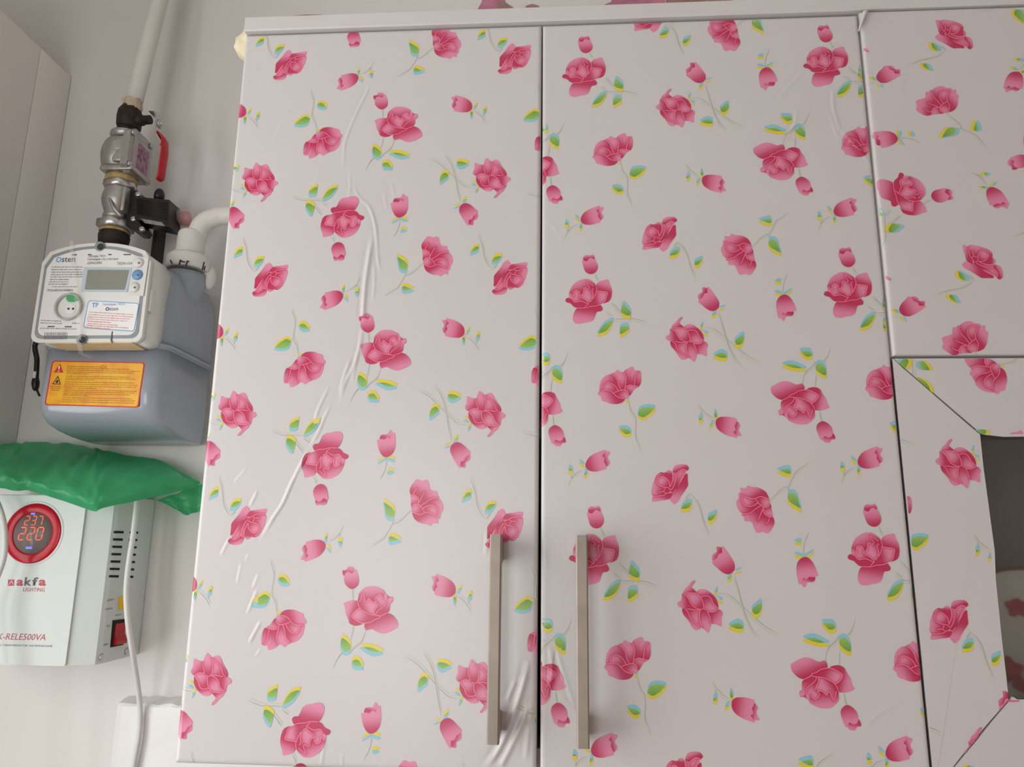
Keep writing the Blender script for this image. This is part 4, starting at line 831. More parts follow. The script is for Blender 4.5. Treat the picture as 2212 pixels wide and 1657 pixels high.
# thin dark bracket strip behind
obz = at(325, 640, YW-0.03)
tag(obj('steel_strip', MB().box((at(321, 600, 0.318)[0], 0.316, 1.90), (at(321, 600, 0.318)[0]+0.0062, 0.3395, at(325, 470, 0.318)[2])), mat('dark oxidised steel', (0.05, 0.045, 0.04), 0.5, 0.5, noise=0.4, nscale=80), base=(at(321, 600, 0.318)[0], 0.33, 1.90)), 'thin dark steel strip on the wall behind the solenoid valve', 'bracket')

# ------------------------------------------------------------------ gas meter
MX0, MX1, MYF, MYB, MZ0, MZ1 = -0.656, -0.4955, 0.190, 0.334, 1.7305, 1.957
gm = thing('gas_meter', 'grey enamelled gas meter with an off-white electronic register box and yellow warning label', 'gas meter', ((MX0+MX1)/2, (MYF+MYB)/2, MZ0))
def case_ring(z, fi, xi, bi=0.0):
    return [(x, y, z) for (x, y) in rrect(MX0+xi, MX1-xi, MYF+fi, MYB-bi, 0.021, 6)]
obj('lower_case', MB().loft([case_ring(MZ0+dz, fi, xi) for (dz, fi, xi) in ((0, .098, .006), (.0008, .085, .0045), (.003, .060, .0035), (.007, .036, .0025), (.013, .0175, .0015), (.021, .0070, .0008), (.031, .0016, 0), (.045, 0, 0), (.105, 0, 0))]), M_greym, gm)
obj('upper_case', MB().loft([case_ring(MZ0+dz, fi, xi, bi) for (dz, fi, xi, bi) in ((.105, 0, 0, 0), (.165, .0005, .0003, 0), (.185, .003, .0012, .001), (.202, .009, .0035, .003), (.214, .018, .009, .006), (.222, .030, .020, .010), (.2262, .046, .036, .02))]), M_greym, gm)
for bxx in (IX, -0.5090):
    obj('connection_boss', MB().lathe([(0.0125, 0), (0.0190, 0.012), (0.0255, 0.028), (0.0268, 0.046)], (bxx+0.001 if bxx < -0.6 else bxx-0.002, IY if bxx < -0.6 else IY-0.008, MZ0+0.178), (0, 0, 1), 32), M_greym, gm)
zf = MZ0+0.1095
rings = [[(x, y, z) for (x, y) in rrect(MX0-o_, MX1+o_, MYF-o_, MYB, 0.024, 6)] for (z, o_) in ((zf-0.0022, 0.0), (zf-0.0020, 0.003), (zf+0.0020, 0.003), (zf+0.0022, 0.0))]
obj('seam_flange', MB().loft(rings), M_greym, gm)
# register box
BX0, BX1, BZ0, BZ1, BZA, BYF = -0.6400, -0.5010, 1.8320, 1.9440, 1.9590, 0.150
def boxoutline(g_=0.0):
    o_ = []
    r = 0.009
    o_ += [(BX0+g_+r*(1-math.cos(a)), BZ0+g_+r*(1-math.sin(a))) for a in np.linspace(math.pi/2, 0, 5)][::-1]
    o_ = [(BX0+g_+r*(1-math.cos(a)), BZ0+g_+r*(1-math.sin(a))) for a in np.linspace(0, math.pi/2, 5)]
    o_ += [(BX1-g_-r*(1-math.cos(a)), BZ0+g_+r*(1-math.sin(a))) for a in np.linspace(math.pi/2, 0, 5)]
    xm = (BX0+BX1)/2
    for t in np.linspace(0, 1, 17):
        x = BX1-g_+(BX0-BX1+2*g_)*t; s_ = abs(2*t-1)
        z = BZA-g_-(BZA-BZ1)*s_**2.2-0.010*max(0, (s_-0.88)/0.12)**1.5
        o_.append((x, z))
    return o_
obj('register_box', MB().prism(boxoutline(), 1, BYF, BYF+0.008, True).prism(boxoutline(0.0012), 1, BYF+0.008, MYF+0.012, True), M_offw, gm)
obj('gasket', MB().prism(boxoutline(0.0042), 1, BYF-0.0004, BYF+0.002), M_channel, gm)
obj('face_plate', MB().prism(boxoutline(0.0080), 1, BYF-0.0008, BYF+0.002), M_plate, gm)
fy = BYF-0.0008
def fpx(u, v, dy=0.0): return at(u, v, fy-dy)
def flat(name, pxs, material, parent, Y, th=0.0003, dy=0.0):
    return obj(name, MB().prism([tuple(at(u, v, Y-dy)[[0, 2]]) for (u, v) in pxs], 1, Y-dy-th, Y-dy), material, parent)
def bar(pxs, w, Y, mb=None, th=0.00025):
    """thin printed dash between two picture points"""
    a, b = at(*pxs[0], Y), at(*pxs[1], Y); mb = mb or MB(); d = Vector((b[0]-a[0], b[2]-a[2])).normalized(); n_ = Vector((-d.y, d.x))*w/2
    return mb.prism([(a[0]+n_.x, a[2]+n_.y), (b[0]+n_.x, b[2]+n_.y), (b[0]-n_.x, b[2]-n_.y), (a[0]-n_.x, a[2]-n_.y)], 1, Y-th, Y)
def lines(name, rows, material, parent, Y, w=0.0012, broken=True):
    mb = MB()
    for (a, b) in rows:
        if broken:
            t = 0.0; L_ = math.hypot(b[0]-a[0], b[1]-a[1])
            while t < 1:
                dt = random.uniform(3, 11)/max(L_, 1); e_ = min(1, t+dt)
                bar([(a[0]+(b[0]-a[0])*t, a[1]+(b[1]-a[1])*t), (a[0]+(b[0]-a[0])*e_, a[1]+(b[1]-a[1])*e_)], w*random.uniform(.7, 1.1), Y, mb); t = e_+1.6/max(L_, 1)
        else: bar([a, b], w, Y, mb)
    o_ = obj(name, mb, material, parent); return o_
def text(name, body, px, Y, hpx, material, parent, wpx=None, shear=0.0, bold=0.0):
    """flat lettering standing on plane Y: px = left end of the baseline in the picture, hpx = cap height"""
    cu = bpy.data.curves.new(name, 'FONT'); cu.body = body; cu.size = 1.0; cu.shear = shear; cu.offset = bold; cu.resolution_u = 2
    to = bpy.data.objects.new('tmp', cu); C.objects.link(to); bpy.context.view_layer.update()
    dg = bpy.context.evaluated_depsgraph_get(); me = bpy.data.meshes.new_from_object(to.evaluated_get(dg))
    bpy.data.objects.remove(to, do_unlink=True); bpy.data.curves.remove(cu)
    co = np.array([v.co[:] for v in me.vertices]); 
    if len(co) == 0: return None
    x0_, x1_ = co[:, 0].min(), co[:, 0].max(); zc0 = 0.0; zh = co[:, 1].max()
    A = at(px[0], px[1], Y); s_ = abs(at(px[0], px[1]-hpx, Y)[2]-A[2])/zh
    sx = s_ if not wpx else (at(px[0]+wpx, px[1], Y)[0]-A[0])/(x1_-x0_)
    loc = root_loc(parent)
    for i, v in enumerate(me.vertices):
        v.co = (A[0]+(co[i, 0]-x0_)*sx-loc.x, Y-0.0002-loc.y, A[2]+co[i, 1]*s_-loc.z)
    me.update(); me.materials.clear(); me.materials.append(material); me.name = name
    o_ = bpy.data.objects.new(name, me); C.objects.link(o_); o_.parent = parent
    return o_
# face details
text('maker_lettering', 'sten', (133, 566), fy, 10, M_ink, gm, wpx=29, bold=0.01)
obj('logo_ring', MB().lathe([(0.0022, 0), (0.0034, 0), (0.0034, 0.0003), (0.0022, 0.0003), (0.0022, 0)], at(127, 561, fy), (0, -1, 0), 20, False, False), M_bluei, gm)
text('face_lettering', 'Тепларм ЭКО+', (190, 556), fy, 5.0, M_ink, gm, wpx=38)
text('face_lettering', 'Гальваник газ счетчиги', (189, 562.5), fy, 5.0, M_ink, gm, wpx=66)
text('face_lettering', 'GSM/GPRS', (188, 571), fy, 5.5, M_ink, gm, wpx=32)
text('face_lettering', 'TESN-G4', (252, 572), fy, 5.5, M_ink, gm, wpx=33)
text('serial_lettering', 'TPGNR0341008841', (101, 630), fy, 5.0, M_ink, gm, wpx=56)
lines('specification_lines', [((112, 577), (180, 577)), ((111, 582.5), (176, 582.5)), ((111, 588), (180, 588)), ((110, 593.5), (179, 593)), ((109, 598.5), (178, 598)), ((108, 604), (148, 604)), ((107, 609), (147, 609)), ((105, 614), (147, 614)), ((112, 619.5), (168, 619.5))], M_inklt, gm, fy, 0.0013)
lines('footer_lines', [((88, 692), (132, 694)), ((87, 697.5), (134, 699)), ((156, 698), (172, 699)), ((86, 709), (166, 711))], M_inklt, gm, fy, 0.0012)
lines('index_marks', [((156, 550.5), (166, 550.5)), ((190, 550.2), (198, 550.2)), ((234, 550), (241, 550)), ((267, 550), (283, 550)), ((103, 705.5), (118, 705.5)), ((140, 705.8), (155, 706))], M_ink, gm, fy, 0.0015, False)
bc = MB(); x_ = 96.0
while x_ < 145:
    w_ = random.choice((0.9, 1.2, 1.8)); bar([(x_+1.5, 718), (x_-1.5, 733)], w_*0.00045, fy, bc); x_ += w_+random.choice((0.9, 1.5))
obj('barcode', bc, M_inklt, gm)
flat('display_bezel', [(182, 578), (286, 579), (276, 631), (176, 630)], mat('pale blue grey bezel', rgb(182, 196, 204), 0.35, noise=0.02), gm, fy, 0.0012)
flat('display', [(190, 583), (279, 583.5), (269, 626), (183, 625.5)], M_lcd, gm, fy, 0.0004, 0.0012)
flat('button_strip', [(288, 553), (322, 557), (310, 640), (276, 637)], M_offw, gm, fy, 0.0008)
for (u, v, mm) in ((299, 568, M_offw), (297, 594, M_bluebtn), (290, 621, M_offw)):
    b_ = obj('button', MB().lathe([(0.0066, 0), (0.0066, 0.001), (0.0052, 0.0024), (0.0025, 0.003)], at(u, v, fy-0.0008), (0, -1, 0), 22), mm, gm)
    obj('button_mark', MB().lathe([(0.0012, 0), (0.0012, 0.0004)], at(u+1, v, fy-0.0038), (0, -1, 0), 10), M_ink, b_)
# round service port under a clear dome
pc = at(150, 664, fy)
obj('port_ring', MB().lathe([(0.0152, 0), (0.0170, 0.001), (0.0170, 0.004), (0.0152, 0.004), (0.0150, 0.0)], pc, (0, -1, 0), 32, False), mat('clear grey rim', rgb(196, 196, 192), 0.2, noise=0.03, alpha=0.7), gm)
obj('port_disc', MB().lathe([(0.0135, 0), (0.0135, 0.0008)], pc, (0, -1, 0), 30), M_offw, gm)
flat('green_seal', [(146, 636), (152, 632.5), (163, 634), (170, 640), (168, 649), (160, 652.5), (148, 652), (143, 646)], M_green, gm, fy, 0.0005, 0.0012)
obj('port_socket', MB().lathe([(0.0062, 0), (0.0062, 0.0006)], at(153, 668, fy-0.0008), (0, -1, 0), 24), M_plate, gm)
for u in (148, 158): obj('port_hole', MB().lathe([(0.0014, 0), (0.0014, 0.0004)], at(u, 667, fy-0.0014), (0, -1, 0), 12), M_marker, gm)
for (u, v) in ((217, 533), (178, 734)):
    s_ = obj('screw_boss', MB().lathe([(0.0062, 0), (0.0062, 0.0022), (0.0050, 0.0026)], at(u, v, BYF), (0, -1, 0), 20), M_channel, gm)
    obj('screw_hole', MB().lathe([(0.0042, 0), (0.0042, 0.0004)], at(u, v, BYF-0.0026), (0, -1, 0), 18), M_marker, s_)
stk = flat('service_sticker', [(195, 649), (296, 654.5), (301, 658), (291, 712), (287, 716.5), (184, 709), (180, 705), (190, 653)], M_bluei, gm, fy, 0.0002)
flat('sticker_paper', [(196, 650.5), (295.5, 656), (299, 659), (289.5, 711), (286.5, 714.5), (185, 707.5), (182, 704), (191.5, 654)], M_white, stk, fy, 0.0002, 0.0002)
sy = fy-0.0004
text('sticker_lettering', 'TP', (198, 664), sy, 10, M_bluei, stk, wpx=14, bold=0.02)
text('sticker_lettering', 'Тепларм ЭКО+', (221, 660), sy, 5, M_bluei, stk, wpx=50)
text('sticker_lettering', 'sten', (236, 671), sy, 6.5, M_ink, stk, wpx=19)
obj('logo_ring', MB().lathe([(0.0013, 0), (0.0023, 0), (0.0023, 0.0003), (0.0013, 0.0003), (0.0013, 0)], at(232, 667.5, sy), (0, -1, 0), 18, False, False), M_ink, stk)
lines('sticker_lines', [((192, 674), (288, 680)), ((191, 679.5), (287, 685)), ((190, 684.5), (281, 689.5)), ((188, 689), (275, 694))], M_redi, stk, sy, 0.0010)
lines('sticker_lines', [((189, 694), (240, 697)), ((189, 699), (254, 703)), ((186, 703), (278, 709)), ((184, 707), (238, 711))], M_redi, stk, sy, 0.0012)
lines('wire_groove', [((243, 716), (240, 735)), ((240, 735), (243, 741))], M_ink, gm, fy, 0.0016, False)
# yellowed glue along the underside, tape, side clip
glx = MB(); glx.prism([(BX0+0.018, BYF+0.0015), (BX1-0.012, BYF+0.0015), (BX1-0.016, MYF-0.004), (BX0+0.022, MYF-0.004)], 2, BZ0-0.0011, BZ0+0.0004); obj('glue_bead', glx, M_glue, gm)
obj('adhesive_strap', MB().loft([[tuple(at(u, v, Y)+np.array([0, 0, 0])) for (u, v, Y) in row] for row in (((150, 520, BYF-0.0020), (157, 520, BYF-0.0020)), ((152, 560, fy-0.0022), (162, 560, fy-0.0022)), ((160, 640, fy-0.0052), (170, 640, fy-0.0052)), ((165, 700, fy-0.0052), (174, 700, fy-0.0052)), ((166, 746, BYF-0.0020), (176, 746, BYF-0.0020)), ((170, 764, BYF+0.02), (180, 764, BYF+0.02)), ((196, 775, BYF+0.036), (204, 770, BYF+0.036)))], False, False), M_tape, gm, recalc=False)
obj('side_clip', MB().box((BX1-0.001, BYF+0.006, 1.872), (BX1+0.0028, BYF+0.016, 1.900), 0.0012), M_offw, gm)
# yellow warning label on the lower case
ly_ = MYF-0.0002
def rpoly(pxs, r=6, n=4):
    out = []; N = len(pxs)
    for i in range(N):
        p0, p1, p2 = (np.array(pxs[i-1], float), np.array(pxs[i], float), np.array(pxs[(i+1) % N], float))
        a = p1+(p0-p1)/np.linalg.norm(p0-p1)*r; b = p1+(p2-p1)/np.linalg.norm(p2-p1)*r
        for k in range(n+1):
            t = k/n; out.append(tuple((1-t)**2*a+2*t*(1-t)*p1+t*t*b))
    return out
wl_ = flat('warning_label', rpoly([(113, 779), (313, 783), (299, 881), (96, 875)], 7), M_sred, gm, ly_, 0.0003)
flat('label_ground', rpoly([(115.5, 781.5), (310.5, 785.2), (296.5, 878.5), (99, 872.8)], 6), M_yellow, wl_, ly_, 0.0002, 0.0003)
wy = ly_-0.0005
flat('warning_triangle', [(130, 786), (136.5, 805), (116, 804.5)], M_sred, wl_, wy, 0.0002)
text('triangle_mark', '!', (125.2, 803), wy-0.0002, 13, M_white, wl_, wpx=3)
flat('flame_triangle', [(125.5, 811.5), (131.5, 830.5), (112.5, 830)], M_dark, wl_, wy, 0.0002)
flat('flame_ground', [(124.8, 815.5), (129.2, 828.8), (115.5, 828.4)], M_yellow, wl_, wy, 0.0002, 0.0002)
flat('flame_mark', [(124, 819), (126.5, 824), (125, 827.5), (121, 827.5), (119.5, 824.5), (122, 823)], M_dark, wl_, wy, 0.0002, 0.0004)
text('label_lettering', '1Dd', (217, 796), wy, 7, mat('rust ink', rgb(190, 85, 20), 0.5, noise=0.02), wl_, wpx=13)
rows = []
for i, (v, w_) in enumerate([(791.5, .45), (795.5, .85), (799.5, 1.0), (803.5, .92), (807, .3), (812.5, .88), (816.5, .95), (820, .4), (825, .95), (829.5, 1.0), (834, .98), (838, .45), (842.5, 1.0), (846.5, .97), (850.5, .92), (854, .35), (859, .95), (863.5, 1.0), (868, .98)]):
    x0_ = 146-(v-790)*0.16; x1_ = 304-(v-790)*0.155; rows.append(((x0_, v), (x0_+(x1_-x0_)*w_, v+3.0*w_)))
lines('label_lines', rows, M_orange, wl_, wy, 0.0009)
lines('label_caption', [((108, 834.5), (131, 835.5)), ((109, 838.5), (131, 839.5)), ((111, 842.5), (127, 843.2))], M_orange, wl_, wy, 0.0011)
# outlet pipe
OXp = -0.5090; OYp = IY-0.008
op = thing('outlet_pipe', 'white painted outlet pipe with a notched union nut, bending behind the rose cabinet', 'pipe', (OXp, OYp, MZ1-0.004))
e0 = Vector(at(428, 500, OYp)); e1 = Vector(at(490, 466, OYp+0.004))
obj('elbow', MB().tube([(OXp+0.002, OYp, e0.z-0.030), (e0.x-0.001, OYp, e0.z-0.004), (e0.x+0.006, OYp, e0.z+0.012), (e0.x+0.022, OYp+0.002, e0.z+0.0215), (e1.x, OYp+0.004, e1.z), (e1.x+0.05, OYp+0.006, e1.z+0.002), (e1.x+0.14, OYp+0.008, e1.z+0.002)], 0.0128, 20), M_pipe, op)
zs0, zs1, zu0, zu1 = at(424, 550, OYp)[2], at(428, 503, OYp)[2], at(412, 583, OYp)[2], at(416, 556, OYp)[2]
obj('sleeve', MB().lathe([(0.0178, 0), (0.0186, 0.001), (0.0182, zs1-zs0-0.003), (0.0165, zs1-zs0), (0.0135, zs1-zs0+0.002)], (OXp, OYp, zs0), (0.03, 0, 1), 24), M_pipe, op)
obj('union_nut', MB().lathe([(0.0270, -0.002), (0.0290, 0.0), (0.0290, zu1-zu0-0.004), (0.0265, zu1-zu0+0.001), (0.0180, zu1-zu0+0.003)], (OXp, OYp, zu0), (0.02, 0, 1), 10, rot=0.3), M_pipe, op)
for (u, v, u2, v2) in ((368, 562, 371, 569), (390, 561, 387, 572), (391, 564, 399, 566), (405, 564, 401, 575), (403, 564, 408, 565), (441, 566, 437, 583), (443, 575, 441, 583)):
    a, b = at(u, v, OYp-0.0286), at(u2, v2, OYp-0.0286); obj('marker_stroke', MB().tube([a, b], 0.0009, 6, False), M_marker, op)
obj('paint_drip', MB().sphere(at(452, 600, OYp+0.012), 0.010, 16, (0.9, 0.9, 1.7)), M_pipe, op)
# sensor lead at the left of the meter
sl = thing('sensor_cable', 'black taped cable end with a white tag hanging left of the gas meter', 'cable', tuple(at(78, 850, 0.31)))
obj('sleeve', MB().tube([(-0.654, 0.305, 1.872), (-0.672, 0.307, 1.871), (-0.690, 0.309, 1.866), tuple(at(82, 738, 0.31)), tuple(at(80, 780, 0.31)), tuple(at(78, 815, 0.31))], 0.0036, 10), M_black, sl)
obj('plug', MB().tube([at(78, 812, 0.31), at(77, 822, 0.31), at(77, 838, 0.31), at(79, 842, 0.31)], lambda t: 0.0055-0.0025*abs(2*t-0.9), 10), M_black, sl)
obj('lead', MB().tube([at(79, 840, 0.31), at(82, 848, 0.31), at(86, 856, 0.312)], 0.0016, 8), M_black, sl)
obj('white_tag', MB().box(Vector(at(72, 813, 0.306))-Vector((0, 0.002, 0.003)), Vector(at(79, 804, 0.306))+Vector((0, 0.001, 0.001)), 0.0012), M_white, sl)

# ------------------------------------------------------------------ voltage stabiliser
SYF = 0.236; SZ0, SZ1 = 1.4505, 1.655; SXR = -0.5665; SXF = -0.5985; SXL = -0.728
vsx = thing('voltage_stabilizer', 'white wall-mounted voltage stabiliser with a red-ringed digital display', 'stabilizer', (-0.655, 0.30, SZ0))
prof = [(SXR, YW-0.0012), (SXR, SYF+0.018), (SXR-0.003, SYF+0.012), (SXF+0.006, SYF+0.0035), (SXF+0.001, SYF+0.0015), (SXL-0.001, SYF+0.0015), (SXL-0.006, SYF+0.0035), (SXL-0.030, SYF+0.016), (SXL-0.032, SYF+0.020), (SXL-0.032, YW-0.0012)]
obj('housing', MB().prism(prof, 2, SZ0, SZ1), M_stabs, vsx)
fpz = SYF
obj('front_panel', MB().prism(rrect(SXL, SXF, SZ0-0.0005, SZ1-0.001, 0.003, 4), 1, SYF-0.0012, SYF+0.0014), M_stab, vsx)
FY = SYF-0.0012
rc = at(72, 1152, FY); r_out = abs(at(133, 1152, FY)[0]-rc[0]); r_in = r_out*0.695
dispm = obj('display_ring', MB().lathe([(r_in, 0), (r_in, 0.0016), (r_in+0.001, 0.0020), (r_out-0.001, 0.0020), (r_out, 0.0012), (r_out, 0)], rc, (0, -1, 0), 64, False), M_sredring, vsx)
obj('ring_lip', MB().lathe([(r_out, 0), (r_out, 0.0010), (r_out+0.0022, 0.0008), (r_out+0.0030, 0)], rc, (0, -1, 0), 64, False), M_stab, vsx)
dsp = obj('display', MB().lathe([(r_in, 0), (r_in, 0.0010), (0.0005, 0.0010)], rc, (0, -1, 0), 48, False), M_dispgl, vsx)
SEG = {'2': 'abged', '3': 'abgcd', '7': 'abc', '0': 'abcdef', '8': 'abcdefg'}
def digit(ch, x, z, w, h, parent, sl_=0.12):
    t = h*0.075; g_ = t*0.5
    pts = {'a': ((0, h), (w, h)), 'b': ((w, h), (w, h/2)), 'c': ((w, h/2), (w, 0)), 'd': ((0, 0), (w, 0)), 'e': ((0, 0), (0, h/2)), 'f': ((0, h/2), (0, h)), 'g': ((0, h/2), (w, h/2))}
    mb = MB()
    for s_ in SEG[ch]:
        a, b = np.array(pts[s_][0]), np.array(pts[s_][1]); d = (b-a)/np.linalg.norm(b-a); n_ = np.array([-d[1], d[0]])*t/2; a = a+d*(g_+t/2); b = b-d*(g_+t/2)
        q_ = [a-d*t/2, a+n_, b+n_, b+d*t/2, b-n_, a-n_]
        mb.prism([(x+p_[0]+sl_*p_[1], z+p_[1]) for p_ in q_], 1, FY-0.0013, FY-0.0010)
    return obj('digit', mb, M_led, parent)
pxm = abs(at(73, 1150, FY)[0]-at(72, 1150, FY)[0])
for (ch, u) in (('2', 53.5), ('3', 68), ('7', 82)): a = at(u, 1134, FY); digit(ch, a[0], a[2], 8.5*pxm, 18*pxm, dsp)
for (ch, u) in (('2', 40), ('2', 59), ('0', 78)): a = at(u, 1166, FY); digit(ch, a[0], a[2], 12*pxm, 25*pxm, dsp)
obj('indicator', MB().prism([tuple(at(u, v, FY)[[0, 2]]) for (u, v) in ((68, 1108), (77, 1108), (77, 1112), (68, 1112))], 1, FY-0.0013, FY-0.001), M_ledb, dsp)
obj('indicator', MB().prism([tuple(at(u, v, FY)[[0, 2]]) for (u, v) in ((58, 1181), (71, 1181), (70, 1186), (57, 1186))], 1, FY-0.0013, FY-0.001), M_ledb, dsp)
text('brand_lettering', 'a', (35, 1264.5), FY, 12.5, M_crim, vsx, wpx=14.5, bold=0.035)
text('brand_lettering', 'k', (52, 1264.5), FY, 17.5, M_slate, vsx, wpx=15.5, bold=0.03)
text('brand_lettering', 'f', (68.5, 1264.5), FY, 17.5, M_slate, vsx, wpx=12.5, bold=0.03)
text('brand_lettering', 'a', (83, 1264.5), FY, 12.5, M_crim, vsx, wpx=15.5, bold=0.035)
bl = flat('brand_square', [(17.5, 1252), (31, 1252), (30.5, 1265.5), (17, 1265.5)], M_crim, vsx, FY, 0.0002)
obj('brand_chevron', bar([(19.5, 1263), (25.5, 1254.5)], 0.0006, FY-0.0002, bar([(25.5, 1254.5), (28.5, 1263)], 0.0006, FY-0.0002)), M_white, bl)
text('brand_lettering', 'LIGHTING', (50, 1277.5), FY, 8.2, M_crim, vsx, wpx=46)
text('model_lettering', 'AK-RELE500VA', (-19, 1381), FY, 13.5, M_crim, vsx, wpx=117, shear=0.18)
text('caption_lettering', 'ЭЛЕКТРИЧЕСКИЙ СТАБИЛИЗАТОР НАПРЯЖЕНИЯ', (-66, 1394), FY, 5.2, M_slate, vsx, wpx=179)
# right side: slots, breaker, rocker, screws   (plane X = SXR)
def spx(u, v): q_ = atX(u, v, SXR); return (q_[1], q_[2])
def side(name, pxs, material, th=0.0003, parent=vsx, lift=0.0):
    return obj(name, MB().prism([spx(u, v) for (u, v) in pxs], 0, SXR-0.0005, SXR+th+lift), material, parent)
for i in range(7):
    v = 1149.5+i*15.9; u = 247.5-i*1.75
    side('vent_slot', [(u, v-2.6), (u+19.5, v-2.2), (u+19, v+2.9), (u-0.6, v+2.4)], M_slot)
    side('vent_slot', [(u+33, v-1.6), (u+51, v-1.0), (u+50.4, v+3.6), (u+32.4, v+3.0)], M_slot)
bk = side('breaker', [(252.5, 1286), (268, 1286.5), (267.5, 1320), (252, 1319)], M_offw, 0.0006)
side('breaker_button', [(255, 1289), (266.5, 1289.5), (266, 1317.5), (254.5, 1316.5)], M_breaker, 0.0022, bk)
rk = side('rocker_switch', [(243, 1340), (269.5, 1337), (265, 1393), (238, 1398.5)], M_slot, 0.001)
rkm = MB(); y_a, z_a = spx(247.5, 1347.5); y_b, z_b = spx(264, 1389); 
rkm.prism([(SXR+0.001, z_a), (SXR+0.0022, z_a), (SXR+0.0020, (z_a+z_b)/2), (SXR+0.0062, z_b+0.004), (SXR+0.0058, z_b), (SXR+0.001, z_b)], 1, y_a, y_b); obj('rocker', rkm, M_rock, rk)
def side_text(body, px, h, w):
    cu = bpy.data.curves.new('t', 'FONT'); cu.body = body; cu.resolution_u = 2
    to = bpy.data.objects.new('tmp', cu); C.objects.link(to); bpy.context.view_layer.update()
    me = bpy.data.meshes.new_from_object(to.evaluated_get(bpy.context.evaluated_depsgraph_get())); bpy.data.objects.remove(to, do_unlink=True)
    co = np.array([v.co[:] for v in me.vertices]); A = atX(px[0], px[1], SXR+0.0004); B = atX(px[0]+w, px[1], SXR+0.0004); Hh = atX(px[0], px[1]-h, SXR+0.0004)
    sx = (B[1]-A[1])/(co[:, 0].max()-co[:, 0].min()); sz_ = (Hh[2]-A[2])/co[:, 1].max(); loc = root_loc(vsx)
    for i, v in enumerate(me.vertices): v.co = (SXR+0.0004-loc.x, A[1]+(co[i, 0]-co[:, 0].min())*sx-loc.y, A[2]+co[i, 1]*sz_-loc.z)
    me.update(); me.materials.clear(); me.materials.append(M_slate); o_ = bpy.data.objects.new('switch_lettering', me); C.objects.link(o_); o_.parent = vsx
side_text('ДЛИТЕЛ', (231, 1299), 4, 14); side_text('КОРОТК', (228, 1318.5), 4, 15); side_text('НАГРУЗ', (249, 1331.5), 4, 12); side_text('ВКЛ', (231.5, 1354.5), 4, 6); side_text('ВЫКЛ', (225, 1395), 4, 8)
for (u, v) in ((219, 1420), (273, 1407)):
    y_, z_ = spx(u, v); obj('screw', MB().lathe([(0.0045, 0), (0.0045, 0.001), (0.003, 0.002)], (SXR, y_, z_), (1, 0, 0), 16), M_steel, vsx)

# ------------------------------------------------------------------ green bag on top of it
bagr = [  # rails from the front-lower edge over the top to the back; (u, v, depth)
 [(-70,1060,.205),(0,1055,.203),(35,1061,.200),(62,1060,.200),(110,1074,.196),(160,1090,.192),(206,1105,.186),(222,1097,.190),(300,1081,.215),(375,1064,.245),(426,1050,.268)],
 [(-70,1040,.196),(0,1032,.194),(35,1040,.192),(62,1043,.191),(110,1055,.188),(160,1070,.184),(202,1082,.181),(224,1076,.186),(300,1062,.212),(375,1052,.243),(428,1047,.268)],
 [(-70,1022,.205),(0,1018,.203),(35,1026,.201),(62,1030,.199),(110,1036,.197),(160,1046,.195),(200,1054,.194),(228,1053,.198),(300,1046,.222),(375,1043,.250),(429,1045,.270)],
 [(-70,998,.232),(0,1000,.230),(35,1002,.229),(62,1003,.229),(110,1005,.229),(160,1007,.229),(200,1010,.230),(230,1013,.232),(300,1020,.246),(375,1032,.266),(430,1043,.276)],
 [(-70,975,.275),(0,976,.272),(35,974,.272),(62,974,.272),(110,976,.272),(160,980,.273),(200,986,.275),(230,992,.277),(300,1004,.284),(375,1018,.290),(431,1042,.284)],
 [(-70,963,.318),(0,962,.318),(35,958,.318),(62,957,.318),(110,957,.318),(160,962,.318),(200,969,.318),(230,976,.318),(300,988,.316),(350,998,.314),(432,1041,.298)],
 [(-70,1010,.332),(0,1010,.332),(35,1010,.332),(62,1010,.332),(110,1015,.332),(160,1020,.332),(200,1025,.332),(230,1028,.332),(300,1036,.330),(375,1042,.326),(432,1046,.306)]]
rails = [np.array(catmull([tuple(at(*q_)) for q_ in rw], 7, False)) for rw in bagr]
cols = len(rails[0]); G = []
for k in range(cols): G.append(np.array(catmull([tuple(r_[k]) for r_ in rails], 5, False)))
G = np.array(G)
uu = np.linspace(0, 1, G.shape[0])[:, None]; ww = np.linspace(0, 1, G.shape[1])[None, :]
cr_ = 0.0034*(np.abs(np.sin(19*uu+7*ww+1.5*np.sin(5*ww)))-0.5)*np.cos(6*ww+3*uu)+0.0014*(np.sin(38*uu+9*ww+2*np.sin(7*ww))*np.cos(17*ww+5*uu))+0.0011*np.sin(71*uu-23*ww)+rng.normal(0, 0.0004, (G.shape[0], G.shape[1]))
env = np.minimum(1, np.minimum(ww, 1-ww)*6+0.25)
G[:, :, 1] -= cr_*env; G[:, :, 2] += 0.6*cr_*env
bagm = MB(); nn_, mm_ = G.shape[:2]; bagm.add(G.reshape(-1, 3).tolist(), [(i*mm_+j, (i+1)*mm_+j, (i+1)*mm_+j+1, i*mm_+j+1) for i in range(nn_-1) for j in range(mm_-1)], True)
bag = thing('plastic_bag', 'crumpled green polythene bag lying on top of the white stabiliser', 'bag', (-0.64, 0.27, SZ1))
obj('film', bagm, M_bag, bag, recalc=False)
tl = [[(336, 1080, .288), (380, 1066, .290), (432, 1047, .300), (470, 1045, .305)], [(352, 1086, .286), (390, 1082, .290), (434, 1072, .300), (472, 1070, .305)], [(372, 1096, .284), (398, 1102, .290), (430, 1096, .300), (472, 1094, .305)], [(392, 1107, .284), (404, 1113, .290), (428, 1106, .300), (470, 1110, .305)]]
rl = [np.array(catmull([tuple(at(*q_)) for q_ in rw], 6, False)) for rw in tl]; G2 = np.array([catmull([tuple(r_[k]) for r_ in rl], 5, False) for k in range(len(rl[0]))])
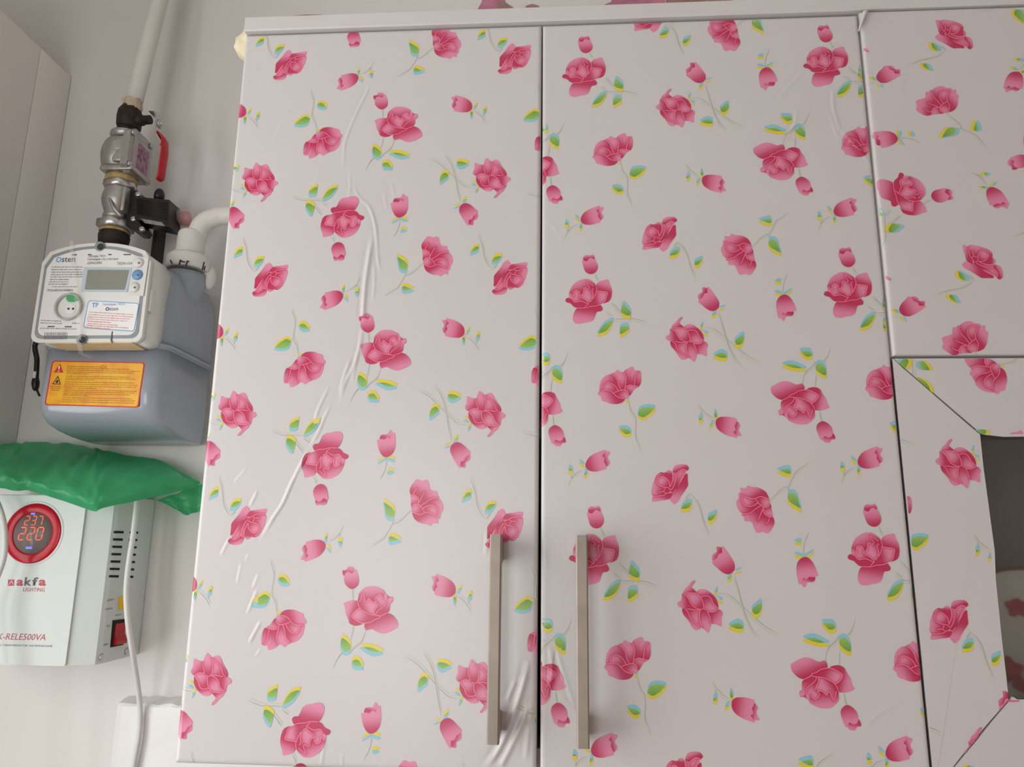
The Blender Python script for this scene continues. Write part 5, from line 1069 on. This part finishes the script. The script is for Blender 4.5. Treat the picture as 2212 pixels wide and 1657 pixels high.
G2[:, :, 1] += rng.normal(0, 0.0009, G2.shape[:2])+0.002*np.sin(np.arange(G2.shape[0])*1.3)[:, None]
tm = MB(); a_, b_ = G2.shape[:2]; tm.add(G2.reshape(-1, 3).tolist(), [(i*b_+j, (i+1)*b_+j, (i+1)*b_+j+1, i*b_+j+1) for i in range(a_-1) for j in range(b_-1)], True)
obj('loose_corner', tm, M_bag, bag, recalc=False)

# ------------------------------------------------------------------ cables, board, foam
cpts = [at(297, 1078, 0.262), at(293, 1110, 0.258), at(287, 1160, 0.254), at(279, 1210, 0.252), at(273.5, 1260, 0.250), at(273, 1300, 0.250), at(277, 1350, 0.252), at(285, 1400, 0.262), at(293, 1450, 0.285), at(300, 1500, 0.300), at(303, 1545, 0.305), at(300, 1590, 0.305), at(293, 1630, 0.305), at(285, 1680, 0.306), at(280, 1730, 0.306)]
tag(obj('power_cable', MB().tube(cpts, 0.0033, 12), M_cable, base=tuple(cpts[-1])), 'pale grey cable hanging down the switch side of the stabiliser', 'cable')
lpts = [at(-30, 1030, 0.222), at(-8, 1080, 0.214), at(6, 1120, 0.210), at(11, 1165, 0.208), at(7, 1210, 0.208), at(-12, 1262, 0.206), at(-30, 1310, 0.206), at(-28, 1370, 0.206), at(-22, 1440, 0.206), at(-20, 1560, 0.21), at(-20, 1740, 0.22)]
tag(obj('power_cable', MB().tube(lpts, 0.0033, 12), M_cable, base=tuple(lpts[-1])), 'pale grey cable curving past the left side of the red display ring', 'cable')
bx0, bx1 = at(243, 1530, 0.305)[0], -0.335
bz1 = at(300, 1521, 0.312)[2]
bdm = MB(); nb = 26; rings = []
for i in range(nb+1):
    x = bx0-0.003*math.sin(i)*0+(bx1-bx0)*i/nb; w_ = 0.0012*math.sin(i*1.9)+0.0008*math.sin(i*4.1); e_ = 0.004 if i == 0 else 0.0
    rings.append([(x, 0.312+e_, 1.16), (x, 0.3115+e_, bz1-0.012), (x, 0.312+e_, bz1-0.003+w_*0.4), (x, 0.314+e_, bz1+w_), (x, YW-0.0005, bz1+0.004+w_), (x, YW-0.0005, 1.16)])
bdm.loft(rings, smooth=False)
tag(obj('painted_board', bdm, M_brush, base=((bx0+bx1)/2, 0.326, 1.16)), 'roughly brush-painted white board on the wall below the stabiliser', 'board')
fm = MB().sphere((0, 0, 0), 1.0, 28); fc = at(517, 99, 0.12)
fv = []
for (x, y, z) in fm.v:
    k_ = 1+0.10*math.sin(5*x+3*z)+0.07*math.sin(9*z+4*y); fv.append((XA+0.0006+min(0, x)*0.0195*k_, 0.022+y*0.017*k_, at(512, 98, 0.02)[2]+z*0.0175*k_))
fm.v = fv
tag(obj('foam_blob', fm, M_foam, base=(XA-0.006, 0.022, at(512, 98, 0.02)[2]-0.0175)), 'cream blob of expanding foam on the upper left edge of the rose cabinet', 'foam')
print('prints', NPRINT, 'objects', len(bpy.data.objects))
